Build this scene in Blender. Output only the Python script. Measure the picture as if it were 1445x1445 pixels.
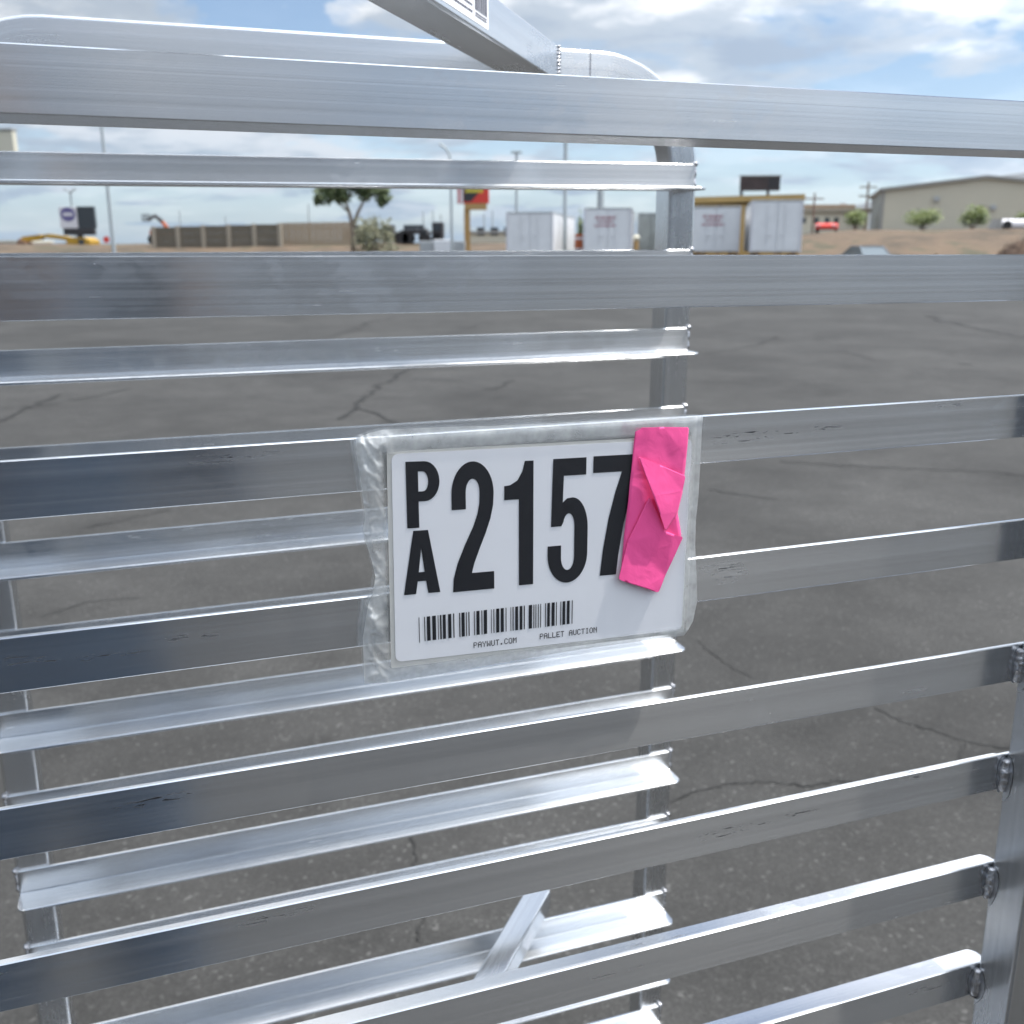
import bpy, bmesh, math, random
from mathutils import Vector, Matrix, noise as mnoise
random.seed(7)
for o in list(bpy.data.objects): bpy.data.objects.remove(o, do_unlink=True)
SC = bpy.context.scene; COL = SC.collection
R = math.radians; PI = math.pi

# ------------------------------------------------------------------ camera
H = 1.55                                   # lens height above the asphalt
F_PX = 1425.5; PITCH = 14.852; ROLL = 0.113 # measured on a 1445 px wide frame
cam_d = bpy.data.cameras.new('camera'); cam = bpy.data.objects.new('camera', cam_d); COL.objects.link(cam)
cam.location = (0, 0, H)
cam.rotation_euler = (R(90 - PITCH), 0, 0)
cam.rotation_euler = (Matrix.Rotation(R(90 - PITCH), 3, 'X') @ Matrix.Rotation(R(-ROLL), 3, 'Z')).to_euler()
cam_d.sensor_width = 36; cam_d.lens = 36 * F_PX / 1445
cam_d.clip_start = 0.02; cam_d.clip_end = 40000
cam_d.dof.use_dof = True; cam_d.dof.focus_distance = 0.47; cam_d.dof.aperture_fstop = 16.5
SC.camera = cam
SC.render.resolution_x = 1024; SC.render.resolution_y = 1024

# ------------------------------------------------------------------ light
SUN_DIR = Vector((0.4320, 0.0380, 0.901)).normalized()   # 0.42 along the runners, just grazing the near side
sun_el = math.asin(SUN_DIR.z); sun_az = math.atan2(SUN_DIR.x, SUN_DIR.y)
sd = bpy.data.lights.new('sun', 'SUN'); sd.energy = 2.7; sd.angle = R(0.53); sd.color = (1, 0.95, 0.88)
so = bpy.data.objects.new('sun', sd); COL.objects.link(so)
so.rotation_euler = SUN_DIR.to_track_quat('Z', 'Y').to_euler(); so.location = (5, -3, 12)
SC.view_settings.view_transform = 'Standard'; SC.view_settings.look = 'None'
SC.view_settings.gamma = 1; SC.view_settings.use_curve_mapping = False
SC.view_settings.exposure = 1.0
SC.render.engine = 'CYCLES'
SC.cycles.max_bounces = 8; SC.cycles.transparent_max_bounces = 12
SC.cycles.caustics_reflective = True

def nd(nt, typ, **kw):
    n = nt.nodes.new(typ)
    for k, v in kw.items():
        if k.startswith('i_'):
            n.inputs[k[2:].replace('_', ' ')].default_value = v
        else: setattr(n, k, v)
    return n
def mathn(nt, op, a, b=None, clamp=False):
    n = nt.nodes.new('ShaderNodeMath'); n.operation = op; n.use_clamp = clamp
    for i, v in enumerate((a, b)):
        if v is None: continue
        if isinstance(v, (int, float)): n.inputs[i].default_value = v
        else: nt.links.new(v, n.inputs[i])
    return n.outputs[0]
def ramp(nt, src, stops, interp='LINEAR'):
    n = nt.nodes.new('ShaderNodeValToRGB'); n.color_ramp.interpolation = interp
    while len(n.color_ramp.elements) < len(stops): n.color_ramp.elements.new(0.5)
    for e, (p, c) in zip(n.color_ramp.elements, stops):
        e.position = p; e.color = (c, c, c, 1) if isinstance(c, (int, float)) else (*c, 1)
    nt.links.new(src, n.inputs[0]); return n.outputs[0]

W = bpy.data.worlds.new('World'); SC.world = W; W.use_nodes = True
nt = W.node_tree; nt.nodes.clear(); L = nt.links.new
out = nd(nt, 'ShaderNodeOutputWorld')
sky = nd(nt, 'ShaderNodeTexSky', sky_type='NISHITA', sun_disc=False, sun_elevation=sun_el, sun_rotation=sun_az, altitude=1300, air_density=1.0, dust_density=0.5, ozone_density=1.2)
bg = nd(nt, 'ShaderNodeBackground'); bg.inputs[1].default_value = 0.070; L(sky.outputs[0], bg.inputs[0])
tc = nd(nt, 'ShaderNodeTexCoord'); sp = nd(nt, 'ShaderNodeSeparateXYZ'); L(tc.outputs['Generated'], sp.inputs[0])
zz = mathn(nt, 'ADD', mathn(nt, 'MAXIMUM', sp.outputs[2], 0.0), 0.16)
cx = mathn(nt, 'DIVIDE', sp.outputs[0], zz); cy = mathn(nt, 'DIVIDE', sp.outputs[1], zz)
cb = nd(nt, 'ShaderNodeCombineXYZ'); L(cx, cb.inputs[0]); L(cy, cb.inputs[1]); cb.inputs[2].default_value = 31.5
n1 = nd(nt, 'ShaderNodeTexNoise', i_Scale=1.3, i_Detail=10.0, i_Roughness=0.56, i_Distortion=0.35); L(cb.outputs[0], n1.inputs['Vector'])
n2 = nd(nt, 'ShaderNodeTexNoise', i_Scale=2.2, i_Detail=7.0, i_Roughness=0.55); L(cb.outputs[0], n2.inputs['Vector'])
hi = mathn(nt, 'MULTIPLY', ramp(nt, sp.outputs[2], [(0.22, 0.0), (0.50, 1.0)]), 0.09)     # thicker cloud overhead
cov = ramp(nt, mathn(nt, 'ADD', n1.outputs[0], hi), [(0.455, 0.0), (0.490, 0.55), (0.54, 1.0)], 'EASE')
shade = ramp(nt, n2.outputs[0], [(0.32, (0.36, 0.43, 0.54)), (0.47, (0.52, 0.58, 0.66)), (0.60, (1.0, 1.01, 1.03))], 'EASE')
hz = mathn(nt, 'POWER', mathn(nt, 'SUBTRACT', 1.0, mathn(nt, 'MAXIMUM', sp.outputs[2], 0.0)), 14.0)
mixc = nd(nt, 'ShaderNodeMixRGB'); L(hz, mixc.inputs[0]); L(shade, mixc.inputs[1]); mixc.inputs[2].default_value = (0.43, 0.535, 0.65, 1)
bg2 = nd(nt, 'ShaderNodeBackground'); L(mixc.outputs[0], bg2.inputs[0])
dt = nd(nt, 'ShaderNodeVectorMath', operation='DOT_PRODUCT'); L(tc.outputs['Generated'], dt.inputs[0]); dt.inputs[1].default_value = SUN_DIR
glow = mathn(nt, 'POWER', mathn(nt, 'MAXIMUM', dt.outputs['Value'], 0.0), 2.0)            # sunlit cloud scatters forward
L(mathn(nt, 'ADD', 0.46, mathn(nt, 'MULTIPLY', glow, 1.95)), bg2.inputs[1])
fac = mathn(nt, 'MAXIMUM', cov, mathn(nt, 'MULTIPLY', hz, 0.92))
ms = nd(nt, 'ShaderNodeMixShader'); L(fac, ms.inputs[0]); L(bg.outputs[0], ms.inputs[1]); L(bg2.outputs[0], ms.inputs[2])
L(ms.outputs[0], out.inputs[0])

# ------------------------------------------------------------------ helpers
def link(o, parent=None):
    COL.objects.link(o)
    if parent is not None: o.parent = parent
    return o
def tag(o, label=None, cat=None, group=None, kind=None):
    for k, v in (('label', label), ('category', cat), ('group', group), ('kind', kind)):
        if v: o[k] = v
    return o
def empty(name, loc=(0, 0, 0), rz=0.0, label=None, cat=None, group=None):
    o = bpy.data.objects.new(name, None); COL.objects.link(o); o.location = loc; o.rotation_euler = (0, 0, rz)
    o.empty_display_size = 0.05
    return tag(o, label, cat, group)
class MB:
    """collects verts / faces / uvs and links them as one mesh object"""
    def __init__(s): s.v = []; s.f = []; s.uv = {}; s.m = []; s.cur = 0
    def add(s, vs, fs, uvs=None):
        b = len(s.v); s.v += [tuple(p) for p in vs]
        for i, f in enumerate(fs):
            if uvs: s.uv[len(s.f)] = uvs[i]
            s.f.append(tuple(b + k for k in f)); s.m.append(s.cur)
        return s
    def box(s, x0, x1, y0, y1, z0, z1, c=0.0, M=None):
        if c <= 0:
            vs = [Vector((x, y, z)) for z in (z0, z1) for y in (y0, y1) for x in (x0, x1)]
            fs = [(0, 2, 3, 1), (4, 5, 7, 6), (0, 1, 5, 4), (2, 6, 7, 3), (0, 4, 6, 2), (1, 3, 7, 5)]
        else:
            bm = bmesh.new(); bmesh.ops.create_cube(bm, size=1)
            for v in bm.verts: v.co = Vector(((x0 + x1) / 2 + v.co.x * (x1 - x0), (y0 + y1) / 2 + v.co.y * (y1 - y0), (z0 + z1) / 2 + v.co.z * (z1 - z0)))
            bmesh.ops.bevel(bm, geom=list(bm.edges), offset=c, segments=2, affect='EDGES', profile=0.5)
            bm.verts.index_update(); vs = [v.co.copy() for v in bm.verts]; fs = [tuple(v.index for v in f.verts) for f in bm.faces]; bm.free()
        if M is not None: vs = [M @ v for v in vs]
        uvs = None
        return s.add(vs, fs, uvs)
    def tube(s, pts, r, n=8, r1=None, cap=True):
        pts = [Vector(p) for p in pts]; rings = []
        up = Vector((0, 0, 1))
        for i, p in enumerate(pts):
            d = (pts[min(i + 1, len(pts) - 1)] - pts[max(i - 1, 0)]).normalized()
            a = d.cross(up if abs(d.z) < 0.95 else Vector((1, 0, 0))).normalized(); b = d.cross(a)
            rr = r(i / (len(pts) - 1)) if callable(r) else (r if r1 is None else r + (r1 - r) * i / (len(pts) - 1))
            rings.append([p + (a * math.cos(2 * PI * k / n) + b * math.sin(2 * PI * k / n)) * rr for k in range(n)])
        vs = [v for rg in rings for v in rg]; fs = []
        for i in range(len(pts) - 1):
            for k in range(n): fs.append((i * n + k, i * n + (k + 1) % n, (i + 1) * n + (k + 1) % n, (i + 1) * n + k))
        if cap: fs += [tuple(range(n))[::-1], tuple(range((len(pts) - 1) * n, len(pts) * n))]
        return s.add(vs, fs)
    def build(s, name, mat, parent=None, smooth=False, loc=None, autosmooth=None):
        me = bpy.data.meshes.new(name); me.from_pydata(s.v, [], s.f); 
        for m in (mat if isinstance(mat, (list, tuple)) else [mat]): me.materials.append(m)
        if any(s.m): me.polygons.foreach_set('material_index', s.m)
        if s.uv:
            ul = me.uv_layers.new(name='UVMap')
            for p in me.polygons:
                u = s.uv.get(p.index)
                if u:
                    for li, q in zip(p.loop_indices, u): ul.data[li].uv = q
        bm = bmesh.new(); bm.from_mesh(me); bmesh.ops.recalc_face_normals(bm, faces=bm.faces); bm.to_mesh(me); bm.free()
        if smooth:
            me.polygons.foreach_set('use_smooth', [True] * len(me.polygons))
            if autosmooth: me.set_sharp_from_angle(angle=R(autosmooth))
        me.update()
        o = bpy.data.objects.new(name, me); link(o, parent)
        if smooth and autosmooth: wn = o.modifiers.new('face_normals', 'WEIGHTED_NORMAL'); wn.keep_sharp = True; wn.weight = 80
        if loc: o.location = loc
        return o
def sweep(mb, path, prof, axes, closed_caps=True):
    """path: list of points; prof(i): list of 2D points; axes(i): the two axis vectors of the profile plane"""
    rings = []; us = []; u = 0
    for i, p in enumerate(path):
        p = Vector(p)
        if i: u += (p - Vector(path[i - 1])).length
        A, B = axes(i); pr = prof(i); us.append(u)
        rings.append([p + A * q[0] + B * q[1] for q in pr])
    n = len(rings[0]); vs = [v for r in rings for v in r]; fs = []; uvs = []
    pr = prof(len(path) // 2); vv = [0]
    for k in range(n): vv.append(vv[-1] + (Vector(pr[(k + 1) % n]) - Vector(pr[k])).length)
    for i in range(len(path) - 1):
        for k in range(n):
            fs.append((i * n + k, i * n + (k + 1) % n, (i + 1) * n + (k + 1) % n, (i + 1) * n + k))
            uvs.append(((us[i], vv[k]), (us[i], vv[k + 1]), (us[i + 1], vv[k + 1]), (us[i + 1], vv[k])))
    if closed_caps:
        fs += [tuple(range(n))[::-1], tuple(range((len(path) - 1) * n, len(path) * n))]
        uvs += [tuple((q[1], q[0]) for q in pr[::-1]), tuple((q[1], q[0]) for q in pr)]
    return mb.add(vs, fs, uvs)
def rrect(w, h, r, n=3):
    pts = []
    for cx_, cy_, a0 in ((w / 2 - r, h / 2 - r, 0), (-w / 2 + r, h / 2 - r, 90), (-w / 2 + r, -h / 2 + r, 180), (w / 2 - r, -h / 2 + r, 270)):
        for k in range(n + 1):
            a = R(a0 + 90 * k / n); pts.append((cx_ + r * math.cos(a), cy_ + r * math.sin(a)))
    return pts
def mat(name, col, rough=0.6, metal=0.0, var=0.0, vscale=8.0, bump=0.0, bscale=60.0, **kw):
    m = bpy.data.materials.new(name); m.use_nodes = True; t = m.node_tree; p = t.nodes['Principled BSDF']
    p.inputs['Base Color'].default_value = (*col, 1); p.inputs['Roughness'].default_value = rough; p.inputs['Metallic'].default_value = metal
    for k, v in kw.items(): p.inputs[k.replace('_', ' ')].default_value = v
    if var or bump:
        c = nd(t, 'ShaderNodeTexCoord')
    if var:
        n = nd(t, 'ShaderNodeTexNoise', i_Scale=vscale, i_Detail=6.0, i_Roughness=0.6); t.links.new(c.outputs['Object'], n.inputs['Vector'])
        rr = ramp(t, n.outputs[0], [(0.3, tuple(max(0, x * (1 - var)) for x in col)), (0.7, tuple(min(1, x * (1 + var)) for x in col))])
        t.links.new(rr, p.inputs['Base Color'])
    if bump:
        n = nd(t, 'ShaderNodeTexNoise', i_Scale=bscale, i_Detail=4.0); t.links.new(c.outputs['Object'], n.inputs['Vector'])
        b = nd(t, 'ShaderNodeBump', i_Strength=bump, i_Distance=0.02); t.links.new(n.outputs[0], b.inputs['Height']); t.links.new(b.outputs[0], p.inputs['Normal'])
    return m

# camera geometry: a pixel of the 1445 px photograph as a viewing direction
_cm = cam.rotation_euler.to_matrix()
def ray(px, py):
    return (_cm @ Vector(((px - 722.5) / F_PX, (722.5 - py) / F_PX, -1))).normalized()
def at(px, py, D):
    """point seen at that pixel, D metres in front (along world Y)"""
    d = ray(px, py); return Vector((0, 0, H)) + d * (D / d.y)
def on_ground(px, py, z=0.0):
    d = ray(px, py); return Vector((0, 0, H)) + d * ((z - H) / d.z)

# ------------------------------------------------------------------ materials
def make_aluminium(name, base=(0.72, 0.735, 0.752), rough=0.18, aniso=0.70, scuff=True, blotch=0.6):
    m = bpy.data.materials.new(name); m.use_nodes = True; t = m.node_tree; p = t.nodes['Principled BSDF']; K = t.links.new
    p.inputs['Metallic'].default_value = 1.0
    uv = nd(t, 'ShaderNodeUVMap', uv_map='UVMap'); oi = nd(t, 'ShaderNodeObjectInfo')
    off = nd(t, 'ShaderNodeCombineXYZ'); K(mathn(t, 'MULTIPLY', oi.outputs['Random'], 37.0), off.inputs[0]); K(mathn(t, 'MULTIPLY', oi.outputs['Random'], 11.0), off.inputs[2])
    def mapped(sx, sy):
        mp = nd(t, 'ShaderNodeMapping'); mp.inputs['Scale'].default_value = (sx, sy, 1); K(uv.outputs[0], mp.inputs['Vector'])
        ad = nd(t, 'ShaderNodeVectorMath', operation='ADD'); K(mp.outputs[0], ad.inputs[0]); K(off.outputs[0], ad.inputs[1]); return ad.outputs[0]
    br = nd(t, 'ShaderNodeTexNoise', i_Scale=1.0, i_Detail=3.0, i_Roughness=0.6); K(mapped(0.55, 520.0), br.inputs['Vector'])      # drawing lines
    br2 = nd(t, 'ShaderNodeTexNoise', i_Scale=1.0, i_Detail=2.0); K(mapped(0.35, 150.0), br2.inputs['Vector'])
    bl = nd(t, 'ShaderNodeTexNoise', i_Scale=1.0, i_Detail=6.0, i_Roughness=0.62); K(mapped(55.0, 80.0), bl.inputs['Vector'])     # oxide blotches
    blm = ramp(t, bl.outputs[0], [(0.46, 0.0), (0.53, 1.0)])
    big = nd(t, 'ShaderNodeTexNoise', i_Scale=1.0, i_Detail=2.0); K(mapped(7.0, 9.0), big.inputs['Vector'])
    bigm = ramp(t, big.outputs[0], [(0.45, 0.0), (0.62, 1.0)])
    streak = mathn(t, 'MULTIPLY', mathn(t, 'ADD', mathn(t, 'SUBTRACT', br.outputs[0], 0.5), mathn(t, 'SUBTRACT', br2.outputs[0], 0.5)), 0.20)
    val = mathn(t, 'ADD', mathn(t, 'ADD', 0.97, streak), mathn(t, 'MULTIPLY', mathn(t, 'MULTIPLY', blm, bigm), -0.09 * blotch))
    colr = nd(t, 'ShaderNodeVectorMath', operation='SCALE'); colr.inputs[0].default_value = base; K(val, colr.inputs['Scale'])
    colout = colr.outputs[0]
    rot = nd(t, 'ShaderNodeMapping'); rot.inputs['Rotation'].default_value = (0, 0, 0.5); rot.inputs['Scale'].default_value = (35.0, 900.0, 1); K(uv.outputs[0], rot.inputs['Vector'])
    ad2 = nd(t, 'ShaderNodeVectorMath', operation='ADD'); K(rot.outputs[0], ad2.inputs[0]); K(off.outputs[0], ad2.inputs[1])
    sc1 = nd(t, 'ShaderNodeTexNoise', i_Scale=1.0, i_Detail=2.0, i_Distortion=0.6); K(ad2.outputs[0], sc1.inputs['Vector'])
    scm = mathn(t, 'MULTIPLY', ramp(t, sc1.outputs[0], [(0.70, 0.0), (0.74, 1.0)]), ramp(t, big.outputs[0], [(0.50, 0.0), (0.60, 1.0)]))
    metal = None
    rgh = mathn(t, 'ADD', mathn(t, 'ADD', rough, mathn(t, 'MULTIPLY', mathn(t, 'SUBTRACT', br.outputs[0], 0.5), 0.14)), mathn(t, 'MULTIPLY', mathn(t, 'MULTIPLY', blm, bigm), 0.10 * blotch))
    rgh = mathn(t, 'ADD', rgh, mathn(t, 'MULTIPLY', scm, 0.08))
    if scuff:   # short black rub marks, strung out lengthwise
        s1 = nd(t, 'ShaderNodeTexNoise', i_Scale=1.0, i_Detail=2.5, i_Roughness=0.6); K(mapped(95.0, 1000.0), s1.inputs['Vector'])
        s2 = nd(t, 'ShaderNodeTexNoise', i_Scale=1.0, i_Detail=1.0); K(mapped(8.0, 75.0), s2.inputs['Vector'])
        sm = mathn(t, 'MULTIPLY', ramp(t, s1.outputs[0], [(0.575, 0.0), (0.61, 1.0)]), ramp(t, s2.outputs[0], [(0.67, 0.0), (0.72, 1.0)]))
        mx = nd(t, 'ShaderNodeMixRGB'); K(sm, mx.inputs[0]); K(colout, mx.inputs[1]); mx.inputs[2].default_value = (0.02, 0.02, 0.024, 1); colout = mx.outputs[0]
        rgh = mathn(t, 'ADD', rgh, mathn(t, 'MULTIPLY', sm, 0.3))
    K(colout, p.inputs['Base Color']); K(rgh, p.inputs['Roughness'])
    p.inputs['Anisotropic'].default_value = aniso; p.inputs['Anisotropic Rotation'].default_value = 0.25
    tg = nd(t, 'ShaderNodeTangent', direction_type='UV_MAP', uv_map='UVMap'); K(tg.outputs[0], p.inputs['Tangent'])
    bp = nd(t, 'ShaderNodeBump', i_Strength=0.05, i_Distance=0.0006); K(br.outputs[0], bp.inputs['Height']); K(bp.outputs[0], p.inputs['Normal'])
    p2 = nd(t, 'ShaderNodeBsdfPrincipled'); p2.inputs['Metallic'].default_value = 1.0; p2.inputs['Roughness'].default_value = 0.42; p2.inputs['Anisotropic'].default_value = 0.93; p2.inputs['Anisotropic Rotation'].default_value = 0.25; K(tg.outputs[0], p2.inputs['Tangent']); K(bp.outputs[0], p2.inputs['Normal']); K(colout, p2.inputs['Base Color'])   # dull oxide skin
    mxs = nd(t, 'ShaderNodeMixShader'); mxs.inputs[0].default_value = 0.15; K(p.outputs[0], mxs.inputs[1]); K(p2.outputs[0], mxs.inputs[2]); K(mxs.outputs[0], t.nodes['Material Output'].inputs[0])
    return m
M = {}
M['alu'] = make_aluminium('drawn_aluminium')
M['alu_clean'] = make_aluminium('clean_aluminium', scuff=False)
M['alu_frame'] = make_aluminium('frame_aluminium', rough=0.24, scuff=False, aniso=0.6, blotch=0.35)
M['weld'] = mat('weld_metal', (0.56, 0.56, 0.58), 0.27, 1.0, 0.3, 250, 0.25, 300)
M['weld_halo'] = mat('weld_halo', (0.60, 0.62, 0.65), 0.38, 1.0, 0.12, 200)
M['white_card'] = mat('white_label', (0.85, 0.85, 0.88), 0.5, var=0.015, vscale=30)
M['liner'] = mat('label_liner', (0.62, 0.61, 0.58), 0.5, var=0.05, vscale=60)
M['ink'] = mat('black_ink', (0.006, 0.007, 0.012), 0.5)
M['ink_grey'] = mat('grey_ink', (0.10, 0.10, 0.13), 0.5)

# ------------------------------------------------------------------ ground
m = bpy.data.materials.new('asphalt'); m.use_nodes = True; t = m.node_tree; p = t.nodes['Principled BSDF']; K = t.links.new
g = nd(t, 'ShaderNodeNewGeometry')
def nz(scale, det=4.0, ro=0.6, dist=0.0):
    n = nd(t, 'ShaderNodeTexNoise', i_Scale=scale, i_Detail=det, i_Roughness=ro, i_Distortion=dist); K(g.outputs['Position'], n.inputs['Vector']); return n.outputs[0]
v1 = nd(t, 'ShaderNodeTexVoronoi', i_Scale=105.0); K(g.outputs['Position'], v1.inputs['Vector'])
spk = ramp(t, v1.outputs['Color'], [(0.0, 0.78), (0.60, 0.95), (0.84, 1.15), (1.0, 2.5)])
fine = ramp(t, nz(160, 3), [(0.3, 0.72), (0.7, 1.28)])
patch = ramp(t, nz(0.55, 6, 0.62, 0.6), [(0.32, 0.70), (0.68, 1.30)])
mott = ramp(t, nz(3.2, 5, 0.65), [(0.30, 0.84), (0.70, 1.16)])
stain = ramp(t, nz(1.1, 3, 0.5, 1.2), [(0.60, 1.0), (0.72, 0.74)])      # old oil and tyre stains
vv = mathn(t, 'MULTIPLY', mathn(t, 'MULTIPLY', mathn(t, 'MULTIPLY', spk, fine), mathn(t, 'MULTIPLY', patch, mott)), stain)
sc_ = nd(t, 'ShaderNodeVectorMath', operation='SCALE'); sc_.inputs[0].default_value = (0.0400, 0.0396, 0.0384); K(vv, sc_.inputs['Scale']); K(sc_.outputs[0], p.inputs['Base Color'])
p.inputs['Roughness'].default_value = 0.85; p.inputs['Specular IOR Level'].default_value = 0.3
bp = nd(t, 'ShaderNodeBump', i_Strength=0.6, i_Distance=0.004); K(nz(120, 4), bp.inputs['Height']); K(bp.outputs[0], p.inputs['Normal'])
M['asphalt'] = m
M['crack'] = mat('asphalt_crack', (0.010, 0.010, 0.010), 0.9, var=0.4, vscale=20)
M['near_crack'] = mat('hairline_crack', (0.018, 0.018, 0.0175), 0.9, var=0.3, vscale=20)
M['faint_crack'] = mat('faint_asphalt_crack', (0.020, 0.020, 0.020), 0.9, var=0.2, vscale=20)

m = bpy.data.materials.new('dry_dirt'); m.use_nodes = True; t = m.node_tree; p = t.nodes['Principled BSDF']; K = t.links.new
g = nd(t, 'ShaderNodeNewGeometry')
dcol = ramp(t, nz(0.22, 7, 0.62, 0.4), [(0.32, (0.05, 0.042, 0.028)), (0.45, (0.095, 0.068, 0.045)), (0.53, (0.13, 0.09, 0.058)), (0.60, (0.065, 0.060, 0.036))])
K(dcol, p.inputs['Base Color']); p.inputs['Roughness'].default_value = 0.95
bp = nd(t, 'ShaderNodeBump', i_Strength=0.8, i_Distance=0.3); K(nz(1.2, 5), bp.inputs['Height']); K(bp.outputs[0], p.inputs['Normal'])
M['dirt'] = m

def sstep(a, b, x):
    t_ = max(0, min(1, (x - a) / (b - a))); return t_ * t_ * (3 - 2 * t_)
def terrain(x, y):
    if y < 60: return -0.06
    right = sstep(14, 26, x - (y - 70) * 0.2)
    hgt = 1.62 + 1.15 * right
    z = hgt * sstep(66, 92, y) + 0.22 * (mnoise.noise(Vector((x * 0.12, y * 0.12, 1.3))) + 0.6 * mnoise.noise(Vector((x * 0.4, y * 0.4, 5.1)))) * sstep(66, 78, y)
    return z - 0.06
xs = [-9000, -4000, -1500, -600, -300, -180] + [-120 + 3 * i for i in range(81)] + [180, 300, 600, 1500, 4000, 9000]
ys = [-9000, -3000, -800, -200, -60, -15, 5, 25, 45, 58] + [62 + 2.0 * i for i in range(25)] + [118, 130, 150, 200, 320, 600, 1500, 4000, 9000, 14000]
mb = MB(); nx = len(xs)
mb.add([(x, y, terrain(x, y)) for y in ys for x in xs], [(j * nx + i, j * nx + i + 1, (j + 1) * nx + i + 1, (j + 1) * nx + i) for j in range(len(ys) - 1) for i in range(nx - 1)])
tag(mb.build('dirt_ground', M['dirt'], smooth=True), kind='structure')
mb = MB()
gx = [-70, -30, -10, -3, 3, 10, 30, 70]; gy = [-40, -10, -2, 4, 10, 20, 40, 67.5]; nx = len(gx)
mb.add([(x, y, 0) for y in gy for x in gx], [(j * nx + i, j * nx + i + 1, (j + 1) * nx + i + 1, (j + 1) * nx + i) for j in range(len(gy) - 1) for i in range(nx - 1)])
asphalt = tag(mb.build('asphalt_lot', M['asphalt']), kind='structure')

def crack(pix, w, mt='crack', jit=0.9):
    pts = [on_ground(*q) for q in pix]; fine_pts = []
    for a_, b_ in zip(pts[:-1], pts[1:]):
        d = b_ - a_; n_ = max(4, int(d.length / (w * 2.2))); pr = Vector((-d.y, d.x, 0)).normalized()
        for k in range(n_):
            u = k / n_; amp = jit * d.length * 0.10
            q = a_ + d * u + pr * amp * (mnoise.noise(Vector((a_.x * 3 + u * 5, a_.y * 3, 2.2))) + 0.6 * mnoise.noise(Vector((a_.x * 3 + u * 14, a_.y * 3, 7.7))) + 0.35 * mnoise.noise(Vector((a_.x * 3 + u * 41, a_.y * 3, 1.7)))) * (1 if 0 < k else 0)
            fine_pts.append(q)
    fine_pts.append(pts[-1]); vs = []; fs = []
    for i, q in enumerate(fine_pts):
        d = (fine_pts[min(i + 1, len(fine_pts) - 1)] - fine_pts[max(i - 1, 0)]).normalized(); pr = Vector((-d.y, d.x, 0))
        ww = w * (0.35 + 0.9 * abs(mnoise.noise(Vector((q.x * 9, q.y * 9, 0.4)))) + 0.3 * random.random()) * (0.3 if i in (0, len(fine_pts) - 1) else 1)
        vs += [q + pr * ww + Vector((0, 0, 0.004)), q - pr * ww + Vector((0, 0, 0.004))]
        if i: fs.append((2 * i - 2, 2 * i - 1, 2 * i + 1, 2 * i))
    m_ = MB(); m_.add(vs, fs); return m_.build('crack', M[mt], asphalt)
for pix, w, mt in [
    ([(-10, 600), (28, 582), (55, 570), (88, 556)], 0.022, 'crack'), ([(28, 575), (60, 572), (84, 570)], 0.02, 'crack'), ([(95, 565), (140, 558), (185, 548)], 0.014, 'faint_crack'),
    ([(478, 592), (500, 578), (512, 562), (530, 550), (565, 527), (590, 516)], 0.022, 'crack'), ([(498, 576), (530, 583), (545, 592), (568, 600)], 0.020, 'crack'),
    ([(680, 550), (700, 549), (724, 536)], 0.018, 'crack'), ([(668, 596), (682, 582), (692, 574)], 0.016, 'faint_crack'), ([(640, 470), (665, 462), (690, 453)], 0.035, 'faint_crack'),
    ([(440, 480), (480, 472), (520, 455), (560, 448)], 0.03, 'faint_crack'), ([(100, 470), (180, 462), (300, 458)], 0.03, 'faint_crack'),
    ([(995, 500), (1045, 491), (1075, 486), (1090, 474)], 0.022, 'faint_crack'), ([(1180, 495), (1215, 502), (1235, 508)], 0.02, 'faint_crack'), ([(1300, 444), (1350, 458), (1400, 468), (1460, 478)], 0.035, 'crack'),
    ([(1352, 514), (1374, 515)], 0.03, 'crack'), ([(1100, 651), (1180, 657), (1300, 662), (1400, 666), (1470, 676)], 0.012, 'crack'),
    ([(985, 905), (1010, 925), (1040, 947), (1062, 956)], 0.0045, 'crack'), ([(1235, 998), (1270, 1018), (1320, 1032), (1365, 1048), (1430, 1058)], 0.0055, 'crack'), ([(1362, 1048), (1352, 1070), (1340, 1090)], 0.0045, 'crack'),
    ([(940, 1135), (985, 1116), (1035, 1106), (1085, 1104), (1140, 1110), (1175, 1104)], 0.005, 'crack'), ([(578, 1170), (586, 1200), (588, 1250), (592, 1330)], 0.005, 'crack'), ([(1170, 1100), (1260, 1112), (1350, 1095)], 0.004, 'faint_crack'),
    ([(120, 745), (170, 735), (240, 720)], 0.008, 'faint_crack'), ([(300, 905), (380, 885), (460, 880)], 0.006, 'faint_crack'), ([(1000, 690), (1050, 700), (1100, 705)], 0.012, 'faint_crack'), ([(60, 870), (120, 850), (200, 842)], 0.006, 'faint_crack')]:
    crack(pix, w * (1.5 if pix[0][1] < 620 else 0.8), mt if pix[0][1] < 880 else 'near_crack')

# ------------------------------------------------------------------ the rack
TH = 1.230818665802196                       # heading of the runners
RZ = PI / 2 - TH                             # the rack's own x axis along the runners, y away from the viewer
TX = Vector((math.sin(TH), math.cos(TH), 0)); NX = Vector((-math.cos(TH), math.sin(TH), 0))
def wpos(a, b, z): return TX * a + NX * b + Vector((0, 0, z + H))   # a along, b away, z from lens height
DN, DF = 0.43598, 0.88627                    # outer face of near runners, inner face of far runners
A0, B0 = 0.170, 0.661
rack = empty('tray_rack', wpos(A0, B0, -H), RZ, 'tall aluminium tray rack with rows of L-shaped runners welded between square posts', 'rack')
def rp(a, b, z): return Vector((a - A0, b - B0, z + H))
TUBE = 0.0286; PITCH_Z = 0.0762; Z1 = 0.07135; RH = 0.0244; TK = 0.0026
levels = [Z1 - k * PITCH_Z for k in range(10)] + [-0.7143 - k * PITCH_Z for k in range(9)]
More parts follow.
